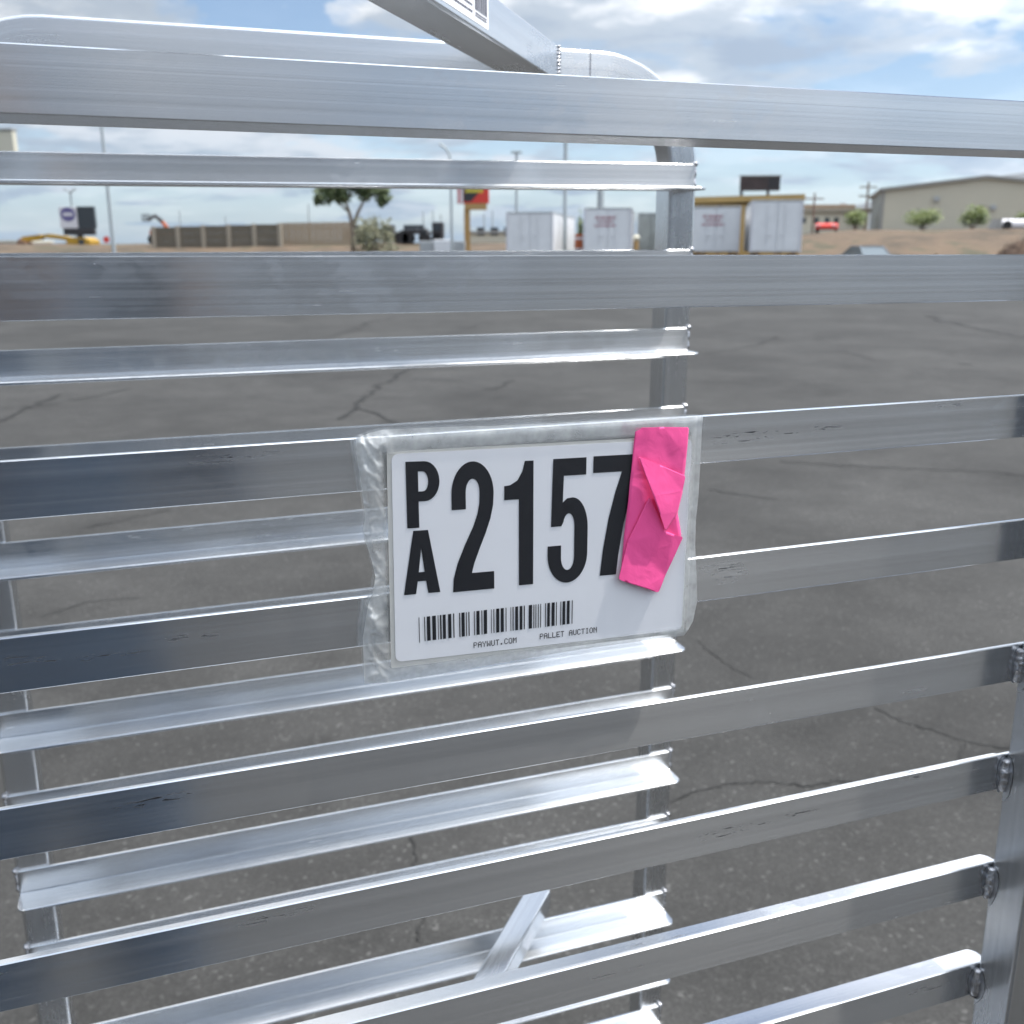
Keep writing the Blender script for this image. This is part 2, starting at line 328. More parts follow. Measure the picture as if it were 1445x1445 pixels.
near_fix = {0: (-0.3, -0.9), 1: (1.1, -1.2), 2: (-1.4, -1.2), 3: (0.7, 1.6), 4: (0.3, -1.2), 5: (0.8, 0.9), 6: (0.2, 0), 7: (0, -0.4)}
far_fix = {0: (-3.2, 1.0), 1: (-1.2, -0.6), 2: (1.0, 1.6), 3: (-0.2, 0.7), 4: (-2.4, 1.0), 5: (-2.5, 0.8), 6: (-0.4, 0.6), 7: (-1.4, 1.6), 8: (0.5, 1.6), 9: (-1.8, -1.0)}

def runner(side, k):
    ztop = levels[k]; zl, zr = (near_fix if side == 'near' else far_fix).get(k, (random.uniform(-1, 1), random.uniform(-1, 1)))
    lip = 0.0352 if side == 'near' else 0.0295
    if side == 'near': aL, aR, bo, sgn = -0.138, 0.5125, DN, 1
    else: aL, aR, bo, sgn = -0.1530, 0.4965, DF + TK, -1
    h = RH; t_ = TK; c = 0.0005; rr = 0.007
    ss = [0, 0.0003, 0.0008, 0.0017, 0.0031, 0.0049, 0.007]
    ln = aR - aL
    st = ss + [0.007 + (ln - 0.014) * j / 10 for j in range(1, 10)] + [ln - s for s in ss[::-1]]
    wob = random.uniform(0, 50)
    def prof(i):
        s = min(st[i], ln - st[i]); lp = lip
        if s < rr: lp = lip - (rr - math.sqrt(max(0, rr * rr - (rr - s) ** 2)))
        f = 0.0012
        return [(c, 0), (lp - c, 0), (lp, c), (lp, t_ - c), (lp - c, t_), (t_ + f, t_), (t_ + f * 0.3, t_ + f * 0.3), (t_, t_ + f), (t_, h - c), (t_ - c, h), (c, h), (0, h - c), (0, c)]
    path = []
    for s in st:
        u = s / ln; a = aL + s
        # measured ends, plus the slight bow every drawn angle has
        z = ztop + (zl + (zr - zl) * u) * 0.001 - h + 0.0003 * mnoise.noise(Vector((u * 3, wob, 0)))
        path.append(rp(a, bo + 0.0003 * mnoise.noise(Vector((u * 3, wob, 9))), z))
    mb = MB(); sweep(mb, path, prof, lambda i: (Vector((0, sgn, 0)), Vector((0, 0, 1))))
    o = mb.build('runner', M['alu'] if side == 'near' and k > 1 else M['alu_clean'], rack, smooth=True, autosmooth=25)
    # weld beads at both ends
    for a_, dz in ((aL, zl), (aR, zr)):
        z0 = ztop + dz * 0.001; e = 1 if a_ > 0 else -1
        wb = MB()
        if side == 'near':
            ac = (0.4815 if e > 0 else -0.1075)
            pts = [rp(ac - e * 0.0012 + random.uniform(-.0004, .0004), DN - 0.0020, z0 - 0.0025 - 0.0215 * j / 16) for j in range(17)]
            wb.tube(pts, lambda u: 0.0036 * (0.62 + 0.38 * math.sin(PI * min(1, max(0.04, u * 0.96)))) * (1 + 0.05 * math.sin(u * 22)), 10)
        else:
            ae = a_ + e * 0.0012
            pts = [rp(ae, DF + 0.0020 + 0.0006 * math.sin(j), z0 + 0.001 - 0.021 * j / 12) for j in range(13)]
            wb.tube(pts, lambda u: (0.0030 if u < 0.10 else 0.0017) * (1 + 0.12 * math.sin(u * 30)), 9)
            wb.tube([rp(ae - e * 0.0008, DF + 0.0005, z0 + 0.0022), rp(ae - e * 0.0003, DF + 0.001, z0 + 0.0006), rp(ae, DF + 0.0016, z0 - 0.0012)], lambda u: 0.0030 * math.sin(PI * (0.18 + 0.64 * u)), 9)
        wb.build('weld_bead', M['weld'], o, smooth=True)
        if side == 'near':   # dull heat-marked margin round the bead
            hm = MB(); ac2 = ac; th_ = 0.00018
            n_ = 18; ring = []
            for j in range(n_):
                an = 2 * PI * j / n_; rad = 1 + 0.10 * math.sin(3 * an + k)
                ring.append((math.cos(an) * rad, math.sin(an) * rad))
            zc = z0 - 0.0135
            vs = [rp(ac2 - e * (0.0005 + 0.0052 * max(0, x)), DN - th_, zc + 0.0125 * y) for x, y in ring if x > -0.05]
            hm.add(vs, [tuple(range(len(vs)))])
            vs = [rp(ac2 - e * th_, DN - 0.0004 - 0.0075 * max(0, x), zc - 0.002 + 0.0150 * y) for x, y in ring if x > -0.05]
            hm.add(vs, [tuple(range(len(vs)))])
            hm.build('heat_mark', M['weld_halo'], o)
    return o
for k in range(len(levels)):
    runner('near', k); runner('far', k)

def side_frame(b_center, aL, aR):
    rb = 0.0857; zt = 0.1660 - TUBE / 2; zb = -1.44
    path = []; dirs = []
    def addp(a, z, d): path.append(rp(a, b_center, z)); dirs.append(Vector((d[0], 0, d[1])).normalized())
    for z in (zb, -1.0, -0.5, -0.2, zt - rb): addp(aL, z, (0, 1))
    for j in range(1, 13):
        an = PI - (PI / 2) * j / 12; addp(aL + rb + rb * math.cos(an), zt - rb + rb * math.sin(an), (math.sin(an), -math.cos(an)))
    for u in (0.25, 0.5, 0.75, 1.0): addp(aL + rb + (aR - aL - 2 * rb) * u, zt, (1, 0))
    for j in range(1, 13):
        an = PI / 2 - (PI / 2) * j / 12; addp(aR - rb + rb * math.cos(an), zt - rb + rb * math.sin(an), (math.sin(an), -math.cos(an)))
    for z in (-0.2, -0.5, -1.0, zb): addp(aR, z, (0, -1))
    pr = rrect(TUBE, TUBE, 0.0030, 3)
    mb = MB(); sweep(mb, path, lambda i: pr, lambda i: (Vector((-dirs[i].z, 0, dirs[i].x)), Vector((0, 1, 0))))
    return mb.build('side_frame', M['alu_frame'], rack, smooth=True, autosmooth=32)
frame_far = side_frame(DF + TK + TUBE / 2, -0.1405, 0.4862)
frame_near = side_frame(DN - TUBE / 2, -0.1220, 0.4960)
# faint joint ring where the bend is sleeved on
mb = MB(); rg = rrect(TUBE + 0.0003, TUBE + 0.0003, 0.0031, 3)
sweep(mb, [rp(0.3885, DF + TK + TUBE / 2, 0.166 - TUBE / 2), rp(0.3893, DF + TK + TUBE / 2, 0.166 - TUBE / 2)], lambda i: rg, lambda i: (Vector((0, 0, 1)), Vector((0, 1, 0))))
mb.build('joint_ring', M['ink_grey'], frame_far)

def bar_between(name, p0, p1, w, h, mt, r=0.0025):
    p0 = Vector(p0); p1 = Vector(p1); d = (p1 - p0).normalized(); s = Vector((d.y, -d.x, 0)).normalized(); up = s.cross(d)
    pr = rrect(w, h, r, 3); mb = MB()
    sweep(mb, [p0 + (p1 - p0) * u for u in (0, 0.33, 0.66, 1)], lambda i: pr, lambda i: (s, up))
    return mb.build(name, mt, rack, smooth=True, autosmooth=32), d, s
sl = 0.713
cb_c = lambda b: 0.3345 + (b - 0.886) * sl
ZC = 0.1525
crossbar, cd, cs = bar_between('cross_bar', rp(cb_c(DN - 0.006), DN - 0.006, ZC), rp(cb_c(DF + 0.008), DF + 0.008, ZC), 0.0365, 0.0300, M['alu_frame'])
mb = MB()
for sgn in (1, -1):
    e_ = 0.0225 * sgn
    pts = [rp(cb_c(DF) + e_ + 0.0006, DF + 0.0022, ZC + 0.0150 - 0.030 * j / 40) for j in range(41)]
    mb.tube(pts, lambda u: 0.0026 * (1 + 0.16 * math.sin(u * 62)), 9)
mb.build('weld_bead', M['weld'], crossbar, smooth=True)
br_c = lambda b: 0.3330 + (b - 0.886) * 0.845
brace, bd, bs = bar_between('lower_brace', rp(br_c(DN), DN + 0.001, -0.7143 + 0.0127), rp(br_c(0.909), 0.909, -0.7143 + 0.0127), 0.0262, 0.0254, M['alu_frame'])
# base rails and casters, below the picture
for bb in (DN - TUBE / 2, DF + TK + TUBE / 2):
    mb = MB(); pr = rrect(TUBE, TUBE, 0.003, 3)
    sweep(mb, [rp(-0.125, bb, -1.425), rp(0.47, bb, -1.425)], lambda i: pr, lambda i: (Vector((0, 1, 0)), Vector((0, 0, 1)))); mb.build('base_rail', M['alu_frame'], rack, smooth=True, autosmooth=32)
for aa in (-0.131, 0.491):
    mb = MB(); pr = rrect(TUBE, TUBE, 0.003, 3)
    sweep(mb, [rp(aa, DN, -1.425), rp(aa, DF + TK, -1.425)], lambda i: pr, lambda i: (Vector((1, 0, 0)), Vector((0, 0, 1)))); mb.build('base_rail', M['alu_frame'], rack, smooth=True, autosmooth=32)
M['rubber'] = mat('caster_rubber', (0.03, 0.03, 0.032), 0.7)
for aa in (-0.131, 0.491):
    for bb in (DN - 0.014, DF + 0.017):
        mb = MB(); c = rp(aa, bb, -1.4975); mb.tube([c + Vector((0, -0.014, 0)), c + Vector((0, 0.014, 0))], 0.052, 24)
        w_ = mb.build('caster', M['rubber'], rack)
        mb = MB(); mb.box(c.x - 0.02, c.x + 0.02, c.y - 0.019, c.y - 0.016, c.z, c.z + 0.058); mb.box(c.x - 0.02, c.x + 0.02, c.y + 0.016, c.y + 0.019, c.z, c.z + 0.058); mb.box(c.x - 0.022, c.x + 0.022, c.y - 0.022, c.y + 0.022, c.z + 0.0582, c.z + 0.0605)
        mb.build('fork', M['alu_frame'], w_)
# printed sticker on the right face of the cross bar
sb = 0.715; sn = Vector((cs.x, cs.y, 0))
def cbp(u, zrel, off):     # u metres from the far weld towards the viewer along the bar
    c = rp(cb_c(DF) , DF, ZC); return c - cd * u + sn * (0.01825 + off) + Vector((0, 0, zrel))
if sn.x < 0: sn = -sn
U0, U1 = 0.1930, 0.2900
st_ = MB(); st_.add([cbp(U0, -0.0105, 0.00025), cbp(U1, -0.0105, 0.00025), cbp(U1, 0.0125, 0.00025), cbp(U0, 0.0125, 0.00025)], [(0, 1, 2, 3)])
sticker = st_.build('sticker', M['white_card'], rack)
pm = MB(); u = U0 + 0.0040; random.seed(11)
while u < U0 + 0.0300:
    w_ = random.choice((0.0005, 0.0005, 0.0009, 0.0014)); pm.add([cbp(u, -0.0030, 0.00045), cbp(u + w_, -0.0030, 0.00045), cbp(u + w_, 0.0085, 0.00045), cbp(u, 0.0085, 0.00045)], [(0, 1, 2, 3)]); u += w_ + random.choice((0.0005, 0.0008))
for row, z_ in enumerate((-0.0048, -0.0064)):
    u = U0 + 0.005
    while u < U0 + 0.029:
        w_ = random.uniform(0.0008, 0.0022); pm.add([cbp(u, z_ - 0.0005, 0.00045), cbp(u + w_, z_ - 0.0005, 0.00045), cbp(u + w_, z_ + 0.0005, 0.00045), cbp(u, z_ + 0.0005, 0.00045)], [(0, 1, 2, 3)]); u += w_ + 0.0006
for z_ in (0.0055, 0.0020, -0.0015, -0.0055):
    u = U0 + 0.036
    while u < U0 + 0.078:
        w_ = random.uniform(0.0012, 0.0040); pm.add([cbp(u, z_ - 0.0007, 0.00045), cbp(u + w_, z_ - 0.0007, 0.00045), cbp(u + w_, z_ + 0.0007, 0.00045), cbp(u, z_ + 0.0007, 0.00045)], [(0, 1, 2, 3)]); u += w_ + 0.0008
pm.build('barcode_print', M['ink_grey'], sticker)

# ------------------------------------------------------------------ lot tag in its plastic sleeve
m = bpy.data.materials.new('clear_vinyl'); m.use_nodes = True; t = m.node_tree; t.nodes.clear(); K = t.links.new
o_ = nd(t, 'ShaderNodeOutputMaterial'); tr = nd(t, 'ShaderNodeBsdfTransparent'); tr.inputs[0].default_value = (0.97, 0.975, 0.975, 1)
df_ = nd(t, 'ShaderNodeBsdfDiffuse'); df_.inputs[0].default_value = (0.80, 0.82, 0.82, 1); tl = nd(t, 'ShaderNodeBsdfTranslucent'); tl.inputs[0].default_value = (0.80, 0.82, 0.82, 1)
gl = nd(t, 'ShaderNodeBsdfGlossy'); gl.inputs['Roughness'].default_value = 0.09
tcn = nd(t, 'ShaderNodeTexCoord'); nn = nd(t, 'ShaderNodeTexNoise', i_Scale=120.0, i_Detail=5.0); K(tcn.outputs['Object'], nn.inputs['Vector'])
at_ = nd(t, 'ShaderNodeAttribute', attribute_name='milky')
mk = mathn(t, 'MULTIPLY', at_.outputs['Fac'], mathn(t, 'ADD', 0.15, mathn(t, 'MULTIPLY', nn.outputs[0], 1.6)))
bp = nd(t, 'ShaderNodeBump', i_Strength=0.25, i_Distance=0.002); K(nn.outputs[0], bp.inputs['Height']); K(bp.outputs[0], gl.inputs['Normal'])
m0 = nd(t, 'ShaderNodeMixShader'); m0.inputs[0].default_value = 0.4; K(df_.outputs[0], m0.inputs[1]); K(tl.outputs[0], m0.inputs[2])
m1 = nd(t, 'ShaderNodeMixShader'); K(mk, m1.inputs[0]); K(tr.outputs[0], m1.inputs[1]); K(m0.outputs[0], m1.inputs[2])
lw = nd(t, 'ShaderNodeLayerWeight', i_Blend=0.5)
frv = mathn(t, 'ADD', mathn(t, 'ADD', 0.02, mathn(t, 'MULTIPLY', at_.outputs['Fac'], 0.16)), mathn(t, 'MULTIPLY', mathn(t, 'POWER', lw.outputs['Facing'], 4.0), 0.8))
m2 = nd(t, 'ShaderNodeMixShader'); K(frv, m2.inputs[0]); K(m1.outputs[0], m2.inputs[1]); K(gl.outputs[0], m2.inputs[2]); K(m2.outputs[0], o_.inputs[0])
M['vinyl'] = m

BT = DN - 0.006                               # plane of the tag
pouch = empty('tag_sleeve', wpos(0.166, BT, -0.198), RZ, 'clear plastic sleeve holding the printed lot label, hung on the near runners', 'tag sleeve')
KT = BT / (DN - 0.004)
def tp(a_mm, z_mm, off=0.0): return Vector((a_mm * KT / 1000 - 0.166, -off, z_mm * KT / 1000 + 0.198))   # off: towards the viewer
def resample(pl, n):
    Ls = [0]
    for a_, b_ in zip(pl[:-1], pl[1:]): Ls.append(Ls[-1] + math.dist(a_, b_))
    r_ = []
    for i in range(n + 1):
        s = Ls[-1] * i / n; k = max(j for j in range(len(Ls)) if Ls[j] <= s + 1e-9); k = min(k, len(pl) - 2)
        u = (s - Ls[k]) / (Ls[k + 1] - Ls[k]); r_.append((pl[k][0] + (pl[k + 1][0] - pl[k][0]) * u, pl[k][1] + (pl[k + 1][1] - pl[k][1]) * u))
    return r_
TOP = [(80.5, -81.5), (86.2, -79.6), (92.5, -78.5), (118.2, -79.0), (145.0, -79.9), (172.8, -80.4), (201.7, -80.4), (228.0, -80.8), (251.7, -81.3)]
RGT = [(251.7, -81.3), (251.8, -103.7), (251.6, -121.8), (250.7, -134.6), (251.0, -147.7), (252.8, -164.9), (253.6, -178.5), (251.8, -189.0), (246.6, -195.9)]
BOT = [(79.7, -197.2), (95.5, -198.5), (123.2, -197.3), (166.8, -195.9), (193.4, -195.4), (221.0, -195.6), (246.6, -195.9)]
LFT = [(80.5, -81.5), (80.5, -88.8), (82.1, -104.9), (83.2, -117.6), (82.1, -122.8), (83.1, -129.5), (84.6, -134.6), (86.5, -144.9), (84.9, -153.2), (82.6, -159.1), (79.9, -175.0), (79.7, -197.2)]
NU, NV = 200, 140
T_, B_, L_, R_ = resample(TOP, NU), resample(BOT, NU), resample(LFT, NV), resample(RGT, NV)
def sleeve(name, base_off, amp, seed, milk):
    vs = []; mk_ = []
    for j in range(NV + 1):
        v = j / NV
        for i in range(NU + 1):
            u = i / NU; P = []
            for c_ in (0, 1):
                P.append((1 - v) * T_[i][c_] + v * B_[i][c_] + (1 - u) * L_[j][c_] + u * R_[j][c_] - ((1 - u) * (1 - v) * T_[0][c_] + u * (1 - v) * T_[-1][c_] + (1 - u) * v * B_[0][c_] + u * v * B_[-1][c_]))
            a_, z_ = P
            dl = a_ - 80.0; dr = 252 - a_; dtp = -80 - z_; db = z_ + 197
            edge = min(dl, dr, dtp, db)
            puff = sstep(0, 7, edge)
            wl = math.exp(-max(0, dl - 4) / 6.0) * sstep(0.5, 4, dl) + 0.55 * math.exp(-((dl - 7) ** 2 + (dtp - 5) ** 2) / 90.0)
            q = Vector((a_ * 0.09, z_ * 0.035, seed)); r1 = (1 - abs(mnoise.noise(q)) * 2.4); r2 = (1 - abs(mnoise.noise(Vector((a_ * 0.20 + z_ * 0.12, z_ * 0.10 - a_ * 0.08, seed + 5)))) * 2.6)
            r1 = max(0, r1) ** 2; r2 = max(0, r2) ** 5
            wr = (1.7 * max(0, r1) + 1.3 * max(0, r2)) * wl
            wt = 0.7 * math.exp(-((dtp - 3.5) / 2.5) ** 2) * (0.6 + 0.5 * mnoise.noise(Vector((a_ * 0.06, 3, seed)))) + 0.5 * math.exp(-((db - 3.0) / 2.0) ** 2) * (0.5 + 0.8 * mnoise.noise(Vector((a_ * 0.2, 8, seed))))
            wr += wt + 0.25 * mnoise.noise(Vector((a_ * 0.02, z_ * 0.03, seed))) * puff
            seam = 1.0 if 3.0 < dl < 4.4 or 3.2 < dr < 4.2 else 0.0
            vs.append(tp(a_, z_, base_off + (amp * puff + wr - 0.25 * seam) * 0.001))
            inside = sstep(10.5, 13.5, dl) * sstep(6, 8, dr) * sstep(8, 10, dtp) * sstep(5, 7, db)
            band = 1.0 if (dl < 4.4 or dr < 4.2) else 0.78
            mk_.append(milk * ((1 - inside) * band + inside * 0.012) * (1 + 0.35 * min(1.5, wr * (1 - inside))))
    fs = [(j * (NU + 1) + i, j * (NU + 1) + i + 1, (j + 1) * (NU + 1) + i + 1, (j + 1) * (NU + 1) + i) for j in range(NV) for i in range(NU)]
    mb = MB(); mb.add(vs, fs); o = mb.build(name, M['vinyl'], pouch, smooth=True)
    ca = o.data.attributes.new('milky', 'FLOAT', 'POINT'); ca.data.foreach_set('value', mk_)
    return o
sleeve('back_film', -0.0044, 0.2, 3.1, 0.20)
sleeve('front_film', 0.0006, 0.9, 8.7, 0.56)
def card(name, corners, r, off, mt, parent):
    # corners: TL, TR, BR, BL in mm; rounded and gently bowed
    TL, TR, BR, BL = corners; vs = []
    n_ = 6; outl = []
    for (cx_, cz_), (sx, sz), a0 in ((TR, (-1, -1), 0), (TL, (1, -1), 90), (BL, (1, 1), 180), (BR, (-1, 1), 270)):
        for k in range(n_ + 1):
            an = R(a0 + 90 * k / n_); outl.append((cx_ + sx * r + r * math.cos(an), cz_ + sz * r + r * math.sin(an)))
    f = [tp(x, z, off) for x, z in outl]; bk = [tp(x, z, off - 0.00018) for x, z in outl]; n_ = len(f)
    mb = MB(); mb.add(f + bk, [tuple(range(n_)), tuple(range(n_, 2 * n_))[::-1]] + [(i, (i + 1) % n_, n_ + (i + 1) % n_, n_ + i) for i in range(n_)])
    return mb.build(name, mt, parent)
backing = card('label_backing', ((94.0, -88.6), (248.0, -91.0), (247.0, -194.6), (92.6, -191.6)), 1.0, 0.0003, M['liner'], pouch)
label_card = card('label_card', ((96.0, -89.8), (246.6, -92.4), (245.4, -192.6), (94.8, -188.8)), 3.2, 0.0006, M['white_card'], pouch)
OFF = 0.00085
def glyph(name, splines, parent=label_card, mt=None):
    cu = bpy.data.curves.new(name, 'CURVE'); cu.dimensions = '2D'; cu.fill_mode = 'BOTH'
    for sp_ in splines:
        s = cu.splines.new('POLY'); s.points.add(len(sp_) - 1); s.use_cyclic_u = True
        for q, (x, y) in zip(s.points, sp_): q.co = (x, y, 0, 1)
    tmp = bpy.data.objects.new('tmp', cu); COL.objects.link(tmp)
    me = bpy.data.meshes.new_from_object(tmp.evaluated_get(bpy.context.evaluated_depsgraph_get())); bpy.data.objects.remove(tmp); bpy.data.curves.remove(cu)
    for v in me.vertices: v.co = tp(v.co.x, v.co.y, OFF)
    me.name = name; me.materials.clear(); me.materials.append(mt or M['ink'])
    return link(bpy.data.objects.new(name, me), parent)
def arc(cx_, cy_, rx, ry, a0, a1, n=14): return [(cx_ + rx * math.cos(R(a0 + (a1 - a0) * k / n)), cy_ + ry * math.sin(R(a0 + (a1 - a0) * k / n))) for k in range(n + 1)]
def place(sp_, x0, x1, z0, z1, dz=0.0):   # unit box -> label millimetres (dz: the print's slight slope)
    return [[(x0 + (x1 - x0) * x, z0 + (z1 - z0) * y + dz * x) for x, y in s] for s in sp_]
GL = {
 'P': [[(0, 0), (0.36, 0), (0.36, 0.40), (0.50, 0.40)] + arc(0.55, 0.70, 0.45, 0.30, -90, 90, 14) + [(0, 1)], [(0.36, 0.55), (0.36, 0.85)] + arc(0.50, 0.70, 0.16, 0.15, 90, -90, 10)],
 'A': [[(0, 0), (0.33, 0), (0.385, 0.20), (0.615, 0.20), (0.67, 0), (1, 0), (0.70, 1), (0.30, 1)], [(0.42, 0.345), (0.50, 0.72), (0.58, 0.345)]],
 '2': [[(0, 0), (1, 0), (1, 0.140), (0.46, 0.140)] + [(0.52, 0.215), (0.66, 0.335), (0.80, 0.445), (0.92, 0.56), (0.985, 0.66)] + arc(0.5, 0.755, 0.5, 0.245, -8, 180, 22) + [(0, 0.67), (0, 0.640), (0.335, 0.640), (0.335, 0.74)] + arc(0.5, 0.765, 0.165, 0.105, 180, 0, 12) + [(0.655, 0.68), (0.61, 0.60), (0.50, 0.50), (0.30, 0.365), (0.12, 0.225), (0.02, 0.105)]],
 '1': [[(0.50, 0), (1, 0), (1, 1), (0.70, 1), (0.62, 0.92), (0.45, 0.85), (0.20, 0.815), (0, 0.81), (0, 0.70), (0.50, 0.70)]],
 '5': [[(0.08, 0.465), (0.12, 1), (0.94, 1), (0.94, 0.865), (0.385, 0.865), (0.365, 0.655)] + [(0.47, 0.685), (0.60, 0.69)] + arc(0.60, 0.44, 0.40, 0.25, 85, 0, 10) + [(1, 0.25)] + arc(0.5, 0.235, 0.5, 0.235, 0, -180, 22) + [(0, 0.31), (0.335, 0.31), (0.335, 0.225)] + arc(0.5, 0.21, 0.165, 0.105, 180, 360, 12) + [(0.665, 0.44)] + arc(0.52, 0.46, 0.145, 0.105, 0, 160, 10) + [(0.335, 0.465)]],
 '7': [[(0, 0.865), (0, 1), (1, 1), (1, 0.875), (0.86, 0.70), (0.70, 0.42), (0.60, 0.16), (0.56, 0), (0.19, 0), (0.25, 0.22), (0.36, 0.48), (0.50, 0.70), (0.635, 0.865)]],
}
glyph('letter', place(GL['P'], 102.2, 117.7, -124.4, -93.6, -0.6)); glyph('letter', place(GL['A'], 99.7, 117.0, -156.1, -125.7, -0.5))
glyph('digit', place(GL['2'], 123.2, 143.5, -157.5, -95.4, -0.5)); glyph('digit', place(GL['1'], 148.7, 163.2, -157.7, -97.0, -0.4))
glyph('digit', place(GL['5'], 170.6, 191.3, -159.2, -97.4, -0.4)); glyph('digit', place(GL['7'], 193.7, 217.5, -157.8, -97.6, -0.5))
# bar code: widths read off the photograph, in pixels of the enlarged print
bars = [(102, 3), (127, 4), (139, 16), (164, 17), (190, 3), (200, 7), (213, 14), (238, 15), (262, 5), (290, 5), (301, 15), (322, 4), (334, 5), (360, 4), (372, 15), (396, 4), (407, 16), (442, 3), (454, 4), (467, 15), (489, 15), (513, 4), (537, 3), (547, 5), (560, 14), (582, 13), (602, 5), (627, 16), (650, 4), (660, 4), (672, 4), (684, 4), (708, 4), (719, 13), (741, 15), (763, 4), (785, 4), (796, 14), (818, 14), (843, 4)]
sp_ = []
for x, w_ in bars:
    u0 = (x - 102) / 744; u1 = (x + w_ - 102) / 744; x0 = 106.3 + 77.6 * u0; x1 = 106.3 + 77.6 * u1; zt_ = -167.9 - 1.0 * u0; zb_ = -180.0 - 1.1 * u0 
    if x == 102: zb_ -= 0.4
    sp_.append([(x0, zt_), (x1, zt_), (x1, zb_), (x0, zb_)])
glyph('barcode', sp_)
PX = {'P': '11110 10001 10001 11110 10000 10000 10000', 'A': '01110 10001 10001 11111 10001 10001 10001', 'Y': '10001 10001 01010 00100 00100 00100 00100', 'W': '10001 10001 10001 10101 10101 11011 10001', 'U': '10001 10001 10001 10001 10001 10001 01110', 'T': '11111 00100 00100 00100 00100 00100 00100', '.': '00000 00000 00000 00000 00000 01100 01100', 'C': '01110 10001 10000 10000 10000 10001 01110', 'O': '01110 10001 10001 10001 10001 10001 01110', 'M': '10001 11011 10101 10101 10001 10001 10001', 'L': '10000 10000 10000 10000 10000 10000 11111', 'E': '11111 10000 10000 11110 10000 10000 11111', 'I': '01110 00100 00100 00100 00100 00100 01110', 'N': '10001 11001 10101 10011 10001 10001 10001', ' ': '00000 00000 00000 00000 00000 00000 00000'}
def small_text(txt, x0, x1, ztop, h, slope):
    mb = MB(); cw = (x1 - x0) / (len(txt) - 0.2)
    for i, ch in enumerate(txt):
        rows = PX[ch].split(); px = cw * 0.8 / 5; pz = h / 7
        for r_, row in enumerate(rows):
            c = 0
            while c < 5:
                if row[c] == '1':
                    e = c
                    while e < 5 and row[e] == '1': e += 1
                    xa = x0 + i * cw + c * px; xb = x0 + i * cw + e * px; za = ztop - r_ * pz + slope * (xa - x0); 
                    mb.add([tp(xa, za, OFF), tp(xb, za, OFF), tp(xb, za - pz, OFF), tp(xa, za - pz, OFF)], [(0, 1, 2, 3)]); c = e
                else: c += 1
    return mb.build('small_print', M['ink'], label_card)
small_text('PAYWUT.COM', 132.9, 154.7, -184.05, 2.9, -0.010); small_text('PALLET AUCTION', 166.8, 197.3, -184.2, 2.9, -0.013)

# ------------------------------------------------------------------ pink tape
m = bpy.data.materials.new('pink_tape'); m.use_nodes = True; t = m.node_tree; p = t.nodes['Principled BSDF']; K = t.links.new
p.inputs['Base Color'].default_value = (1.0, 0.10, 0.36, 1); p.inputs['Roughness'].default_value = 0.55; p.inputs['Sheen Weight'].default_value = 0.15
p.inputs['Transmission Weight'].default_value = 0.0
tl = nd(t, 'ShaderNodeBsdfTranslucent'); tl.inputs[0].default_value = (0.97, 0.11, 0.36, 1)
mx = nd(t, 'ShaderNodeMixShader'); mx.inputs[0].default_value = 0.12; K(p.outputs[0], mx.inputs[1]); K(tl.outputs[0], mx.inputs[2]); K(mx.outputs[0], t.nodes['Material Output'].inputs[0])
tcn = nd(t, 'ShaderNodeTexCoord'); nn = nd(t, 'ShaderNodeTexNoise', i_Scale=130.0, i_Detail=4.0, i_Distortion=1.0); K(tcn.outputs['Object'], nn.inputs['Vector'])
bp = nd(t, 'ShaderNodeBump', i_Strength=0.15, i_Distance=0.002); K(nn.outputs[0], bp.inputs['Height']); K(bp.outputs[0], p.inputs['Normal'])
M['pink'] = m
ribbon = empty('marking_tape', wpos(0.228, BT, -0.171), RZ, 'folded strip of bright pink marking tape stuck over the label', 'tape')
def ribbon_piece(name, pts, depth_noise, seed):
    kr = (BT - (sum(q[2] for q in pts) / len(pts) - 0.9) / 1000) / (DN - 0.004)
    # pts: (a mm, z mm, standoff mm)
    soft = []
    for i, q in enumerate(pts):      # the film never folds to a knife point
        a_, b_ = Vector(pts[i - 1]), Vector(pts[(i + 1) % len(pts)]); q = Vector(q)
        soft += [q + (a_ - q) * min(0.25, 0.7 / max(0.01, (a_ - q).length)), q + (b_ - q) * min(0.25, 0.7 / max(0.01, (b_ - q).length))]
    bm = bmesh.new(); vs = [bm.verts.new(q) for q in soft]; bm.faces.new(vs)
    bmesh.ops.triangulate(bm, faces=bm.faces[:])
    for _ in range(4): bmesh.ops.subdivide_edges(bm, edges=bm.edges[:], cuts=1, use_grid_fill=True)
    mb = MB(); bm.verts.index_update(); bm.verts.ensure_lookup_table()
    border = {v.index for v in bm.verts if v.is_boundary}
    out_ = []
    for v in bm.verts:
        a_, z_, d_ = v.co
        d_ += depth_noise * mnoise.noise(Vector((a_ * 0.11, z_ * 0.09, seed))) + depth_noise * 0.25 * mnoise.noise(Vector((a_ * 0.28, z_ * 0.16, seed + 4)))
        out_.append(Vector((a_ * kr / 1000 - 0.228, -(d_ - 0.9) / 1000, z_ * kr / 1000 + 0.171)))
    mb.add(out_, [tuple(v.index for v in f.verts) for f in bm.faces]); bm.free()
    o = mb.build(name, M['pink'], ribbon, smooth=True)
    so_ = o.modifiers.new('thickness', 'SOLIDIFY'); so_.thickness = 0.00012
    return o
ribbon_piece('strip', [(216.0, -85.4, 2.4), (230, -85.8, 3.2), (245.0, -86.9, 2.5), (243.8, -102.9, 3.2), (242.9, -119.7, 2.6), (240.6, -130.0, 2.7), (243.2, -142.0, 2.6), (234.2, -162.0, 2.6), (230.8, -168.5, 2.5), (210.2, -160.0, 2.5), (211.1, -140.4, 2.9), (213.1, -118.0, 3.1), (214.1, -108.5, 2.7)], 0.45, 1.0)
